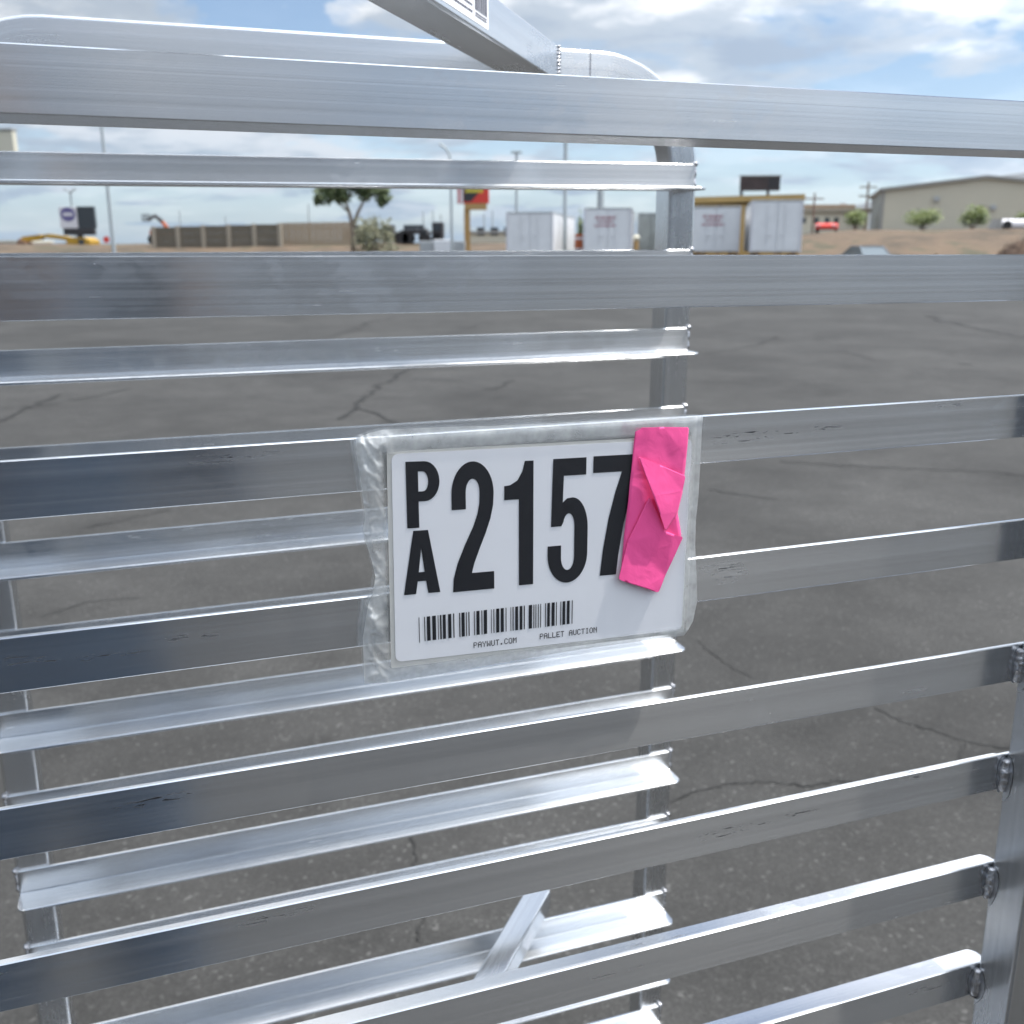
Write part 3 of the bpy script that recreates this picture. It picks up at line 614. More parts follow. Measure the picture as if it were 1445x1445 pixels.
ribbon_piece('lower_fold', [(224.9, -120.2, 3.9), (213.9, -142.0, 3.7), (209.0, -161.2, 4.3), (213, -163.2, 4.8), (225, -168.0, 5.0), (230.2, -170.6, 4.6), (231.9, -170.5, 4.3), (235.1, -162.9, 4.0), (244.3, -142.9, 4.5), (238, -140.4, 5.3), (233.8, -138.6, 5.2)], 0.2, 6.0)
ribbon_piece('upper_fold', [(218.6, -99.9, 4.2), (231, -105.2, 5.0), (244.8, -111.6, 4.4), (243.1, -119.7, 4.8), (240.6, -130.0, 5.4), (233.8, -138.6, 6.2), (229.5, -128.5, 7.4), (225.6, -119.0, 7.2)], 0.2, 9.0)

# ------------------------------------------------------------------ background
M['trailer_white'] = mat('trailer_white', (0.74, 0.755, 0.775), 0.45, var=0.06, vscale=1.5)
M['trailer_trim'] = mat('trailer_trim', (0.42, 0.44, 0.45), 0.5, 0.3, var=0.15, vscale=3)
M['trailer_dull'] = mat('trailer_dull', (0.28, 0.30, 0.29), 0.6, var=0.15, vscale=2)
M['door_seam'] = mat('door_seam', (0.30, 0.31, 0.33), 0.6)
M['red_letter'] = mat('faded_red_lettering', (0.42, 0.20, 0.24), 0.6)
M['rust'] = mat('rusty_steel', (0.20, 0.12, 0.08), 0.8, var=0.4, vscale=4)
M['tyre'] = mat('tyre', (0.025, 0.025, 0.027), 0.85)
M['tan_roof'] = mat('tan_metal', (0.40, 0.27, 0.10), 0.6, var=0.08, vscale=1)
M['galv'] = mat('galvanised_pole', (0.38, 0.42, 0.44), 0.55, 0.3)
M['dark'] = mat('dark_steel', (0.03, 0.03, 0.035), 0.6)
M['cream_wall'] = mat('cream_siding', (0.56, 0.535, 0.44), 0.65, var=0.03, vscale=0.6)
M['grey_trim'] = mat('grey_trim', (0.30, 0.30, 0.29), 0.6)
M['brown_roof'] = mat('brown_roof', (0.26, 0.19, 0.13), 0.7, var=0.1)
M['glass'] = mat('dark_glass', (0.05, 0.06, 0.07), 0.08)
M['concrete'] = mat('concrete_panel', (0.13, 0.115, 0.09), 0.85, var=0.12, vscale=0.8)
M['concrete_post'] = mat('concrete_post', (0.30, 0.27, 0.22), 0.85, var=0.1)
M['tan_slat'] = mat('tan_slat', (0.33, 0.265, 0.19), 0.8, var=0.1)
M['yellow'] = mat('machine_yellow', (0.40, 0.235, 0.02), 0.5, var=0.25, vscale=2)
M['orange'] = mat('machine_orange', (0.36, 0.085, 0.025), 0.5)
M['red'] = mat('sign_red', (0.62, 0.05, 0.035), 0.5)
M['sign_yellow'] = mat('sign_yellow', (0.65, 0.55, 0.06), 0.5)
M['sign_white'] = mat('sign_white', (0.62, 0.62, 0.66), 0.5)
M['sign_purple'] = mat('sign_purple', (0.12, 0.11, 0.26), 0.5)
M['sign_dark'] = mat('sign_dark', (0.035, 0.045, 0.055), 0.4)
M['sign_brown'] = mat('sign_brown', (0.055, 0.04, 0.04), 0.5, var=0.4, vscale=1.2)
M['wood_pole'] = mat('wood_pole', (0.40, 0.25, 0.10), 0.8)
M['bark'] = mat('bark', (0.20, 0.165, 0.13), 0.9, var=0.25, vscale=6)
def leaf(name, a_, b_):
    m = mat(name, a_, 0.6); t = m.node_tree; oi = nd(t, 'ShaderNodeTexCoord'); n = nd(t, 'ShaderNodeTexNoise', i_Scale=1.4, i_Detail=3.0)
    t.links.new(oi.outputs['Object'], n.inputs['Vector']); t.links.new(ramp(t, n.outputs[0], [(0.35, a_), (0.65, b_)]), t.nodes['Principled BSDF'].inputs['Base Color']); return m
M['leaf_dark'] = leaf('dark_leaves', (0.075, 0.115, 0.045), (0.15, 0.19, 0.085))
M['leaf_green'] = leaf('green_leaves', (0.06, 0.10, 0.018), (0.17, 0.21, 0.045))
M['leaf_sage'] = leaf('sage_leaves', (0.11, 0.12, 0.065), (0.20, 0.20, 0.12))
M['car_paint'] = mat('slate_paint', (0.16, 0.19, 0.22), 0.25)
M['car_glass'] = mat('car_glass', (0.14, 0.17, 0.19), 0.12)
M['scrap'] = mat('dead_brush', (0.10, 0.065, 0.045), 0.9, var=0.5, vscale=5)

def trailer(px0, px1, ytop, D, yaw, label, doors=True, letters=False, length=12.0, dull=False, side_doors=None):
    p0, p1 = at(px0, ytop, D), at(px1, ytop, D); w = 2.55; cxw = (p0.x + p1.x) / 2; ht = p0.z
    r_ = empty('box_trailer', (cxw, D, 0), yaw, label, 'trailer', 'box trailers across the lot')
    body = M['trailer_dull'] if dull else M['trailer_white']
    z0 = 1.12 if ht > 3.2 else 0.9
    mb = MB(); mb.box(-w / 2, w / 2, 0.05, length, z0, ht - 0.08, 0.02); b_ = mb.build('body', body, r_)
    mb = MB(); mb.box(-w / 2 - 0.03, w / 2 + 0.03, 0.0, length + 0.02, ht - 0.078, ht, 0.015); mb.build('roof_rail', M['trailer_trim'], r_)
    for s in (-1, 1):
        mb = MB(); mb.box(s * w / 2 - 0.05 + (-0.03 if s > 0 else 0.03), s * w / 2 + 0.05 + (-0.03 if s > 0 else 0.03), -0.03, 0.12, z0 - 0.02, ht - 0.08, 0.01); mb.build('corner_post', M['sign_white'] if not dull else M['trailer_trim'], r_)
        mb = MB(); mb.box(s * (w / 4) - w / 4 + 0.07 , s * (w / 4) + w / 4 - 0.07, 0.0, 0.048, z0 + 0.05, ht - 0.14, 0.01); dr = mb.build('door', body, r_)
        mb = MB(); mb.tube([(s * 0.45, -0.03, z0 + 0.1), (s * 0.45, -0.03, ht - 0.2)], 0.02, 6); mb.tube([(s * 0.45, -0.05, z0 + 0.9), (s * 0.2, -0.05, z0 + 0.88)], 0.02, 6); mb.build('lock_rod', body, dr)
    for k in range(9):
        y_ = 1.2 + k * (length - 1.6) / 8
        for s in (-1, 1):
            mb = MB(); mb.box(s * w / 2 - 0.004, s * w / 2 + 0.012, y_ - 0.02, y_ + 0.02, z0 + 0.05, ht - 0.1); mb.build('rivet_seam', M['door_seam'], r_)
    if letters:
        mb = MB(); random.seed(int(px0))
        for row, (wd, hh) in enumerate(((1.05, 0.13), (0.8, 0.11), (1.15, 0.10))):
            x = -wd / 2 - 0.15; zc = ht - 0.52 - row * 0.21
            while x < wd / 2 - 0.15:
                ww = random.uniform(0.05, 0.13); mb.box(x, x + ww, -0.012, -0.006, zc - hh / 2, zc + hh / 2); x += ww + 0.035
        mb.build('lettering', M['red_letter'], r_)
    mb = MB(); mb.box(-w / 2 + 0.1, w / 2 - 0.1, 0.02, 0.14, 0.52, 0.62); mb.box(-0.9, -0.82, 0.03, 0.11, 0.6, z0 + 0.02); mb.box(0.82, 0.9, 0.03, 0.11, 0.6, z0 + 0.02); mb.build('bumper', M['rust'], r_)
    for s in (-1, 1):
        for y_ in (1.2, 2.45):
            mb = MB(); mb.tube([(s * 1.2, y_, 0.5), (s * 0.72, y_, 0.5)], 0.5, 16); mb.build('wheel', M['tyre'], r_)
    for s in (-1, 1):
        mb = MB(); mb.box(s * 0.8 - 0.06, s * 0.8 + 0.06, length - 2.6, length - 2.48, 0, z0 + 0.01); mb.build('landing_leg', M['rust'], r_)
    return r_
trailer(717, 778, 299, 57, R(-9), 'white box trailer showing its end and long right side, left of the others')
trB = trailer(826, 890, 293, 57, R(-7.5), 'white box trailer with red lettering high on its closed rear doors, standing alone', letters=True)
trailer(903, 955, 300, 66, R(-9), 'dull grey trailer half hidden behind the far right post', dull=True)
trailer(978, 1044, 291, 56, R(-12), 'white box trailer with faded red lettering under the tan shed roof', letters=True)
trailer(1066, 1130, 282, 54, R(-11), 'tall white box trailer at the right end with its shaded left side showing')
# tan storage shed roof behind the last two trailers
p0, p1 = at(955, 279, 72), at(1133, 274, 72)
r_ = empty('storage_shed', ((p0.x + p1.x) / 2, 72, terrain(15, 72)), 0, 'tan sided storage shed standing behind the two right hand trailers', 'shed')
w_ = (p1.x - p0.x) / 2; zg = terrain(15, 72)
mb = MB(); mb.box(-w_, w_, 0, 5, -0.3, p0.z - 0.42 - zg); mb.build('wall', M['tan_roof'], r_)
mb = MB(); M_ = Matrix.Rotation(-math.atan((p1.z - p0.z) / (2 * w_)), 4, 'Y'); mb.box(-w_ - 0.1, w_ + 0.1, -0.25, 5.2, -0.40, 0.0, M=Matrix.Translation((0, 0, (p0.z + p1.z) / 2 - zg)) @ M_); mb.build('roof', M['tan_roof'], r_)
for i in range(7):
    mb = MB(); x = -w_ + 0.3 + i * (2 * w_ - 0.6) / 6; mb.box(x - 0.05, x + 0.05, -0.05, -0.003, -0.3, p0.z - 0.46 - zg); mb.build('wall_rib', M['rust'], r_)

def pole(name, px, py_top, D, r0, r1, label, cat, head=None, mt='galv', group=None):
    pt = at(px, py_top, D); x = pt.x; zg = max(0, terrain(x, D)) if D > 66 else 0
    r_ = empty(name, (x, D, zg), 0, label, cat, group)
    mb = MB(); mb.tube([(0, 0, -0.2), (0, 0, (pt.z - zg) * 0.5), (0, 0, pt.z - zg)], r0, 8, r1); mb.build('shaft', M[mt], r_, smooth=True, autosmooth=40)
    mb = MB(); mb.box(-r0 * 2, r0 * 2, -r0 * 2, r0 * 2, -0.2, 0.06); mb.build('footing', M['concrete_post'], r_)
    return r_, pt.z - zg
def lamp_arm(r_, h, pts, rad=0.05, head=True):
    mb = MB(); mb.tube([(x, y, h + z) for x, y, z in pts], rad, 6); mb.build('arm', M['galv'], r_)
    if head:
        x, y, z = pts[-1]; mb = MB(); mb.box(x - 0.28, x + 0.18, y - 0.12, y + 0.12, h + z - 0.12, h + z + 0.03, 0.03); mb.build('lamp_head', M['galv'], r_)
r_, h = pole('light_pole', 136, 105, 62, 0.13, 0.08, 'tall bare grey light pole at far left beside the pylon sign', 'pole'); lamp_arm(r_, h, [(0, 0, -0.2), (-0.1, 0, 0.05), (-0.7, 0, 0.2), (-1.3, 0, 0.22)])
r_, h = pole('light_pole', 636, 228, 60, 0.09, 0.07, 'light pole with a curved arm left of the red sign', 'pole'); lamp_arm(r_, h, [(0, 0, -0.05), (-0.05, 0, 0.35), (-0.25, 0, 0.7), (-0.6, 0, 0.95)], 0.08, False)
r_, h = pole('light_pole', 799, 150, 60, 0.13, 0.10, 'tall thick pole rising behind the first white trailer', 'pole'); lamp_arm(r_, h, [(0, 0, -0.1), (0.3, 0, 0.1), (0.9, 0, 0.2)])
r_, h = pole('light_pole', 729, 216, 68, 0.10, 0.08, 'thin light pole with a small flat head above the first white trailer', 'pole')
mb = MB(); mb.box(-0.35, 0.35, -0.15, 0.15, h - 0.02, h + 0.12, 0.03); mb.build('lamp_head', M['galv'], r_)
r_, h = pole('vent_stack', 848, 268, 74, 0.24, 0.24, 'thick grey stack showing above the lettered white trailer', 'stack')
r_, h = pole('utility_pole', 1150, 272, 100, 0.11, 0.08, 'wooden utility pole in front of the low cream building', 'pole', mt='bark')
mb = MB(); mb.box(-0.9, 0.9, -0.06, 0.06, h - 0.6, h - 0.48); mb.build('cross_arm', M['bark'], r_)
r_, h = pole('utility_pole', 1226, 257, 98, 0.12, 0.09, 'wooden utility pole at the dark corner of the big warehouse', 'pole', mt='bark')
for dz in (0.5, 1.3):
    mb = MB(); mb.box(-0.8, 0.8, -0.06, 0.06, h - dz, h - dz + 0.12); mb.build('cross_arm', M['bark'], r_)
for i, (px, yt, lb) in enumerate([(435, 287, 'thin mast left of the tree'), (597, 299, 'short thin mast right of the tree'), (611, 297, 'second thin mast right of the tree'), (622, 303, 'low thin mast beside the curved light pole'), (683, 302, 'thin mast just right of the red sign'), (695, 297, 'tall thin mast nearest the first trailer'), (253, 297, 'thin mast above the left end of the panel wall'), (318, 305, 'thin mast above the middle of the panel wall')]):
    pole('mast', px, yt, 118 + i, 0.10, 0.07, lb, 'mast', group='thin masts on the skyline')

# pylon signs
def sign_cabinet(r_, name, x0, x1, y0, y1, z0, z1, mt, c=0.03):
    mb = MB(); mb.box(x0, x1, y0, y1, z0, z1, c); return mb.build(name, M[mt], r_)
D = 118; pa, pb = at(82, 292, D), at(135, 322, D); cxs = at(109, 310, D).x; zg = terrain(cxs, D)
r_ = empty('pylon_sign', (cxs, D, zg), 0, 'pylon sign with a white face bearing a purple oval and a dark second face', 'sign')
wl = cxs - pa.x
mb = MB(); mb.tube([(0, 0.3, -0.3), (0, 0.3, pb.z - zg - 0.4)], 0.35, 10); mb.build('post', M['dark'], r_)
A_ = Matrix.Translation((0, 0, 0)) @ Matrix.Rotation(R(12), 4, 'Z')
mb = MB(); mb.box(-wl, 0, 0, 0.5, pb.z - zg, pa.z - zg, 0.03); f_ = mb.build('sign_face', M['sign_white'], r_)
mb = MB(); cxo, czo = -wl * 0.5, (pa.z + pb.z) / 2 - zg + 0.35
ov = [(cxo + 0.42 * wl * math.cos(a), -0.012, czo + 0.78 * math.sin(a)) for a in [2 * PI * k / 28 for k in range(28)]]; mb.add(ov, [tuple(range(28))]); mb.build('oval_emblem', M['sign_purple'], f_)
mb = MB(); mb.box(cxo - 0.27 * wl, cxo + 0.27 * wl, -0.03, -0.02, czo - 0.16, czo + 0.16); mb.build('emblem_band', M['sign_white'], f_)
mb = MB(); mb.box(0.02, pb.x - cxs, 0.02, 0.5, pb.z - zg, pa.z - zg + 0.05, 0.03); f_ = mb.build('second_face', M['sign_dark'], r_)
mb = MB(); mb.box(-wl + 0.3, pb.x - cxs - 0.2, -0.05, 0.6, pb.z - zg - 0.75, pb.z - zg - 0.01, 0.03); mb.build('sign_base', M['dark'], r_)
r_, h = pole('light_pole', 99, 270, 125, 0.14, 0.12, 'twin headed lamp pole standing behind the purple oval sign', 'pole')
lamp_arm(r_, h, [(0, 0, -0.3), (0.3, 0, 0.1), (0.6, 0, 0.25)], 0.09, True); lamp_arm(r_, h, [(0, 0, -0.3), (-0.3, 0, 0.1), (-0.5, 0, 0.25)], 0.09, True)

D = 72; pa, pb = at(644, 236, D), at(690, 287, D); cxs = (pa.x + pb.x) / 2; zg = terrain(cxs, D); ww = (pb.x - pa.x) / 2; z0, z1 = pb.z - zg, pa.z - zg
r_ = empty('pylon_sign', (cxs, D, zg), 0, 'red, black and yellow sign on a brown post', 'sign')
mb = MB(); mb.box(-0.62, -0.22, 0.1, 0.4, -0.3, z0 - 0.4); mb.build('post', M['wood_pole'], r_)
mb = MB(); mb.box(-ww + 0.5, ww - 0.15, 0.0, 0.45, z0 - 0.42, z0 - 0.01, 0.02); mb.build('lower_panel', M['wood_pole'], r_)
mb = MB(); mb.box(-ww, ww, 0, 0.5, z0, z1, 0.03); f_ = mb.build('cabinet', M['red'], r_)
mb = MB(); mb.box(-ww + 0.02, -ww + 0.42, -0.03, -0.005, z0 + 0.02, z1 - 0.04); mb.build('white_edge_panel', M['sign_white'], f_)
mb = MB(); mb.box(-ww + 0.12, -ww + 0.22, -0.045, -0.033, z0 + 0.02, z1 - 0.04); mb.build('red_stripe', M['red'], f_)
mb = MB(); mb.add([(-ww + 0.46, -0.012, z0 + 0.12), (-ww + 0.98, -0.012, z0 + 0.12), (-ww + 1.55, -0.012, z0 + 0.75), (-ww + 1.55, -0.012, z1 - 0.1), (-ww + 0.46, -0.012, z1 - 0.1)], [(0, 1, 2, 3, 4)]); mb.build('black_panel', M['dark'], f_)
mb = MB()
for k in range(5): mb.box(-ww + 0.62 + k * 0.24, -ww + 0.80 + k * 0.24, -0.03, -0.02, z0 + 0.70, z0 + 1.0)
mb.build('yellow_lettering', M['sign_yellow'], f_)

D = 92; pa, pb = at(1046, 249, D), at(1100, 269, D); cxs = (pa.x + pb.x) / 2; zg = terrain(cxs, D); ww = (pb.x - pa.x) / 2; z0, z1 = pb.z - zg, pa.z - zg
r_ = empty('billboard', (cxs, D, zg), R(-4), 'dark brown rooftop height billboard above the right hand trailers', 'sign')
mb = MB(); mb.box(-ww, ww, 0, 0.5, z0, z1, 0.03); f_ = mb.build('board', M['sign_brown'], r_)
mb = MB(); mb.box(ww * 0.38, ww - 0.05, -0.03, -0.005, z0 + 0.15, z1 - 0.1); mb.build('dark_panel', M['dark'], f_)
for x in (-ww + 0.2, ww - 0.9):
    mb = MB(); mb.tube([(x, 0.65, -0.3), (x, 0.65, z1 - 0.3)], 0.13, 8); mb.build('post', M['dark'], r_)
mb = MB(); mb.box(-ww - 0.1, ww + 0.1, -0.08, 0.58, z1 + 0.002, z1 + 0.10); mb.build('top_rail', M['grey_trim'], r_)

# beige sign at the left border, its post just outside the picture
D = 42; pa, pb = at(-70, 176, D), at(25, 252, D); zg = 0
r_ = empty('panel_sign', (pa.x, D, 0), 0, 'plain beige sign panel with a dark top edge at the left border', 'sign')
wd = pb.x - pa.x; z0, z1 = pb.z, at(25, 181, D).z
mb = MB(); mb.box(-0.6, wd, 0, 0.35, z0, z1 - 0.09, 0.02); mb.build('panel', M['cream_wall'], r_)
mb = MB(); mb.box(-0.65, wd + 0.02, -0.04, 0.4, z1 - 0.085, z1, 0.01, M=Matrix.Translation((0, 0, 0))); mb.build('top_edge', M['grey_trim'], r_)
mb = MB(); mb.tube([(0.35, 0.175, -0.1), (0.35, 0.175, z0 + 0.02)], 0.11, 10); mb.build('post', M['grey_trim'], r_)

# panel wall
wall = empty('panel_wall', at(300, 318, 86) * 1.0, 0, 'brown concrete panel wall with pale posts behind the tree', 'wall'); wx = wall.location.x; wall.location.z = terrain(wx, 86)
pts = [(216, 320.5), (250, 319.5), (286, 318.5), (322, 317.5), (358, 316.5), (394, 315.5)]
for i, (px, py) in enumerate(pts):
    P_ = at(px, py, 86); mb = MB(); mb.box(P_.x - wx - 0.16, P_.x - wx + 0.16, -0.18, 0.18, -0.6, P_.z - wall.location.z + 0.04, 0.02); mb.build('post', M['concrete_post'], wall)
    if i:
        Q = at(*pts[i - 1], 86); n_ = 4; hh = min(P_.z, Q.z) - wall.location.z
        for k in range(n_):
            z0 = -0.6 + (hh + 0.6) * k / n_; mb = MB(); mb.box(Q.x - wx + 0.162, P_.x - wx - 0.162, -0.07, 0.07, z0 + 0.004, z0 + (hh + 0.6) / n_ - 0.004); mb.build('panel', M['concrete'], wall)
slat = empty('slat_fence', at(442, 313, 88), 0, 'tan vertical slat fence joining the concrete wall to the tree', 'fence'); sx = slat.location.x; slat.location.z = terrain(sx, 88)
for k in range(20):
    a_, b_ = at(397 + k * 4.9, 314.5 - k * 0.07, 88), at(397 + (k + 0.9) * 4.9, 314, 88)
    mb = MB(); mb.box(a_.x - sx, b_.x - sx, -0.04 + 0.02 * (k % 2), 0.02 + 0.02 * (k % 2), -0.6, a_.z - slat.location.z); mb.build('slat', M['tan_slat'], slat)
for z_ in (0.2, 1.3):
    mb = MB(); mb.box(at(397, 314, 88).x - sx, at(495, 314, 88).x - sx, 0.05, 0.12, z_, z_ + 0.12); mb.build('rail', M['tan_slat'], slat)

# vegetation
def foliage(mb, c, rx, ry, rz, n, size, seed):
    rnd = random.Random(seed)
    for _ in range(n):
        while True:
            d = Vector((rnd.uniform(-1, 1), rnd.uniform(-1, 1), rnd.uniform(-1, 1)))
            if 0.15 < d.length < 1: break
        k = 0.75 + 0.45 * mnoise.noise(Vector((d.x * 2.2 + seed, d.y * 2.2, d.z * 2.2)))
        p_ = Vector(c) + Vector((d.x * rx, d.y * ry, d.z * rz)) * k
        a_ = Vector((rnd.gauss(0, 1), rnd.gauss(0, 1), rnd.gauss(0, 0.6))).normalized(); b_ = a_.orthogonal().normalized(); s = size * rnd.uniform(0.6, 1.3)
        mb.add([p_ - a_ * s, p_ + b_ * s * 0.45, p_ + a_ * s, p_ - b_ * s * 0.45], [(0, 1, 2, 3)])
D = 74; bx = at(497, 330, D); zg = terrain(bx.x, D); tr = empty('tree', (bx.x, D, zg), 0, 'forked green tree standing at the end of the tan fence', 'tree')
k_ = D / F_PX * 0.97
def trel(px, py): q = at(px, py, D); return Vector((q.x - bx.x, 0, q.z - zg))
mb = MB()
mb.tube([Vector((0, 0, -0.3)), trel(498, 322), trel(493, 300), trel(486, 280), trel(478, 262)], 0.19, 8, 0.06)
mb.tube([trel(499, 318), trel(505, 300), trel(513, 284), trel(524, 266)], 0.15, 8, 0.05)
mb.tube([trel(493, 300), trel(476, 285), trel(462, 274)], 0.09, 6, 0.03); mb.tube([trel(513, 284), trel(532, 272), trel(540, 268)], 0.08, 6, 0.03); mb.tube([trel(488, 286), trel(498, 268), trel(504, 255)], 0.08, 6, 0.03)
mb.build('trunk', M['bark'], tr, smooth=True)
mb = MB()
for i, (px, py, rx, rz, n) in enumerate([(460, 275, 15, 14, 420), (478, 262, 20, 14, 520), (500, 250, 24, 13, 520), (526, 264, 19, 13, 480), (541, 276, 10, 14, 260), (448, 283, 6, 8, 120), (482, 278, 15, 9, 260), (465, 266, 16, 12, 380), (514, 256, 20, 12, 400), (515, 277, 10, 7, 130), (505, 268, 9, 6, 110), (537, 285, 5, 8, 90)]):
    c = trel(px, py); foliage(mb, c, rx * k_ * 1.35, rx * k_ * 1.1, rz * k_ * 1.25, int(n * 1.6), 0.14, i * 3.1)
mb.build('crown', M['leaf_dark'], tr)
def bush(px, pyb, w_, h_, D, mt, label, seed, n=900, leafs=0.14):
    b_ = at(px, pyb, D); zg = terrain(b_.x, D); k = D / F_PX * 0.97
    r_ = empty('bush', (b_.x, D, zg), 0, label, 'bush'); mb = MB(); rnd = random.Random(seed)
    hh = at(px, pyb - h_, D).z - zg
    for i in range(9): mb.tube([(rnd.uniform(-.2, .2), rnd.uniform(-.2, .2), -0.1), (rnd.uniform(-.8, .8) * w_ * k * 0.35, rnd.uniform(-.5, .5), hh * rnd.uniform(0.5, 0.85))], 0.04, 5, 0.015)
    mb.build('stems', M['bark'], r_)
    mb = MB()
    for i in range(7):
        a = rnd.uniform(-1, 1); foliage(mb, (a * w_ * k * 0.33, rnd.uniform(-.5, .5), hh * (0.56 + 0.16 * (1 - abs(a)) + 0.12 * rnd.uniform(-1, 1))), w_ * k * 0.38, w_ * k * 0.34, hh * 0.52, n // 7, leafs, seed + i * 2.7)
    mb.build('foliage', M[mt], r_); return r_
bush(530, 352, 52, 42, 70, 'leaf_sage', 'grey green sage bush below the tree', 21, 1600, 0.13)
bush(1206, 328, 32, 30, 96, 'leaf_green', 'small dark green bush left of the warehouse corner', 31)
bush(1303, 327, 48, 30, 97, 'leaf_green', 'wide green bush against the left part of the warehouse', 41, 1400)
bush(1372, 327, 40, 33, 97, 'leaf_green', 'round green bush against the middle of the warehouse', 51, 1300)
bush(1447, 322, 26, 24, 99, 'leaf_green', 'green bush cut by the right border behind the white tanker', 61)
bush(819, 352, 9, 44, 61, 'leaf_dark', 'narrow dark evergreen between the two white trailers', 71, 500, 0.10)

# dark parked equipment behind the tree
def flatbed(px0, px1, ytop, D, label):
    a_, b_ = at(px0, ytop, D), at(px1, ytop, D); cxw = (a_.x + b_.x) / 2; zg = terrain(cxw, D); w_ = (b_.x - a_.x) / 2; ht = a_.z - zg
    r_ = empty('flatbed_truck', (cxw, D, zg), 0, label, 'truck')
    mb = MB(); mb.box(-w_, w_ * 0.55, -1.1, 1.1, 0.95, 1.15, 0.03); mb.build('bed', M['dark'], r_)
    mb = MB(); mb.box(w_ * 0.58, w_, -1.1, 1.1, 0.6, ht * 0.92, 0.12); cb_ = mb.build('cab', M['dark'], r_)
    mb = MB(); mb.box(w_ * 0.66, w_ * 0.9, -1.115, -1.103, ht * 0.58, ht * 0.82); mb.build('window', M['glass'], cb_)
    mb = MB(); mb.box(-w_ * 0.5, w_ * 0.25, -0.9, 0.9, 1.152, 1.15 + (ht - 1.15) * 0.6, 0.05); mb.build('load', M['sign_dark'], r_)
    for x in (-w_ * 0.75, -w_ * 0.45, w_ * 0.75):
        for s in (-1, 1): mb = MB(); mb.tube([(x, s * 1.1, 0.48), (x, s * 0.75, 0.48)], 0.48, 14); mb.build('wheel', M['tyre'], r_)
    mb = MB(); mb.tube([(-w_ * 0.95, -0.9, 1.15), (-w_ * 0.95, -0.9, ht * 0.8), (-w_ * 0.95, 0.9, ht * 0.8), (-w_ * 0.95, 0.9, 1.15)], 0.05, 6); mb.build('headboard', M['dark'], r_)
flatbed(484, 556, 315, 94, 'black truck in the shade under the forked tree')
flatbed(566, 604, 321, 91, 'low black flatbed in front of the loaded one')
flatbed(552, 626, 311, 97, 'black loaded flatbed truck between the tree and the red sign')
# low white tank and cabinets
def cabinet(px0, px1, ytop, D, mt, label):
    a_, b_ = at(px0, ytop, D), at(px1, ytop, D); zg = terrain(a_.x, D); r_ = empty('utility_cabinet', ((a_.x + b_.x) / 2, D, zg), 0, label, 'cabinet', 'utility cabinets at the edge of the lot'); w_ = (b_.x - a_.x) / 2
    mb = MB(); mb.box(-w_, w_, 0, 0.8, -0.1, a_.z - zg, 0.03); mb.build('case', mt, r_)
    for s in (-1, 1): mb = MB(); mb.box(s * w_ / 2 - w_ / 2 + 0.05, s * w_ / 2 + w_ / 2 - 0.05, -0.02, -0.003, 0.1, a_.z - zg - 0.1); mb.build('door', mt, r_)
cabinet(592, 611, 340, 66, M['trailer_trim'], 'grey utility cabinet left of the pale one'); cabinet(612, 638, 338, 66, M['trailer_white'], 'pale utility cabinet in the middle of three'); cabinet(640, 656, 340, 66, M['trailer_trim'], 'grey utility cabinet at the foot of the red sign')
a_, b_ = at(662, 326, 108), at(720, 326, 108); zg = terrain(a_.x, 108); r_ = empty('low_building', ((a_.x + b_.x) / 2, 108, zg), 0, 'low pale building left of the first trailer', 'building'); w_ = (b_.x - a_.x) / 2
mb = MB(); mb.box(-w_, w_, 0, 6, -0.2, a_.z - zg - 0.25); mb.build('wall', M['cream_wall'], r_)
mb = MB(); mb.box(-w_ - 0.2, w_ + 0.2, -0.2, 6.2, a_.z - zg - 0.248, a_.z - zg); mb.build('roof', M['grey_trim'], r_)
for k in range(3): mb = MB(); mb.box(-w_ + 0.8 + k * 1.4, -w_ + 1.6 + k * 1.4, -0.03, -0.004, 0.7, 1.5); mb.build('window', M['glass'], r_)
# orange drum and round post between trailers
b_ = at(817, 330, 59); r_ = empty('orange_drum', (b_.x, 59, 0), 0, 'orange drum stacked beside the first white trailer', 'drum')
mb = MB(); mb.tube([(0, 0, 0), (0, 0, b_.z)], 0.24, 14); mb.build('barrel', M['orange'], r_)
for z_ in (0.5, 1.2, 1.8): mb = MB(); mb.tube([(0, 0, z_), (0, 0, z_ + 0.12)], 0.25, 14); mb.build('hoop', M['sign_white'], r_)
b_ = at(898, 336, 60); r_ = empty('round_topped_post', (b_.x, 60, 0), 0, 'pale round topped post between the lettered trailer and the grey one', 'post')
mb = MB(); mb.tube([(0, 0, 0), (0, 0, b_.z - 0.12)], 0.14, 10); mb.build('shaft', M['wood_pole'], r_)
mb = MB(); mb.tube([(0, 0, b_.z - 0.2 + 0.4 * j / 8) for j in range(9)], lambda u: 0.02 + 0.19 * math.sin(PI * (0.05 + 0.9 * u)), 12); mb.build('cap', M['cream_wall'], r_, smooth=True)

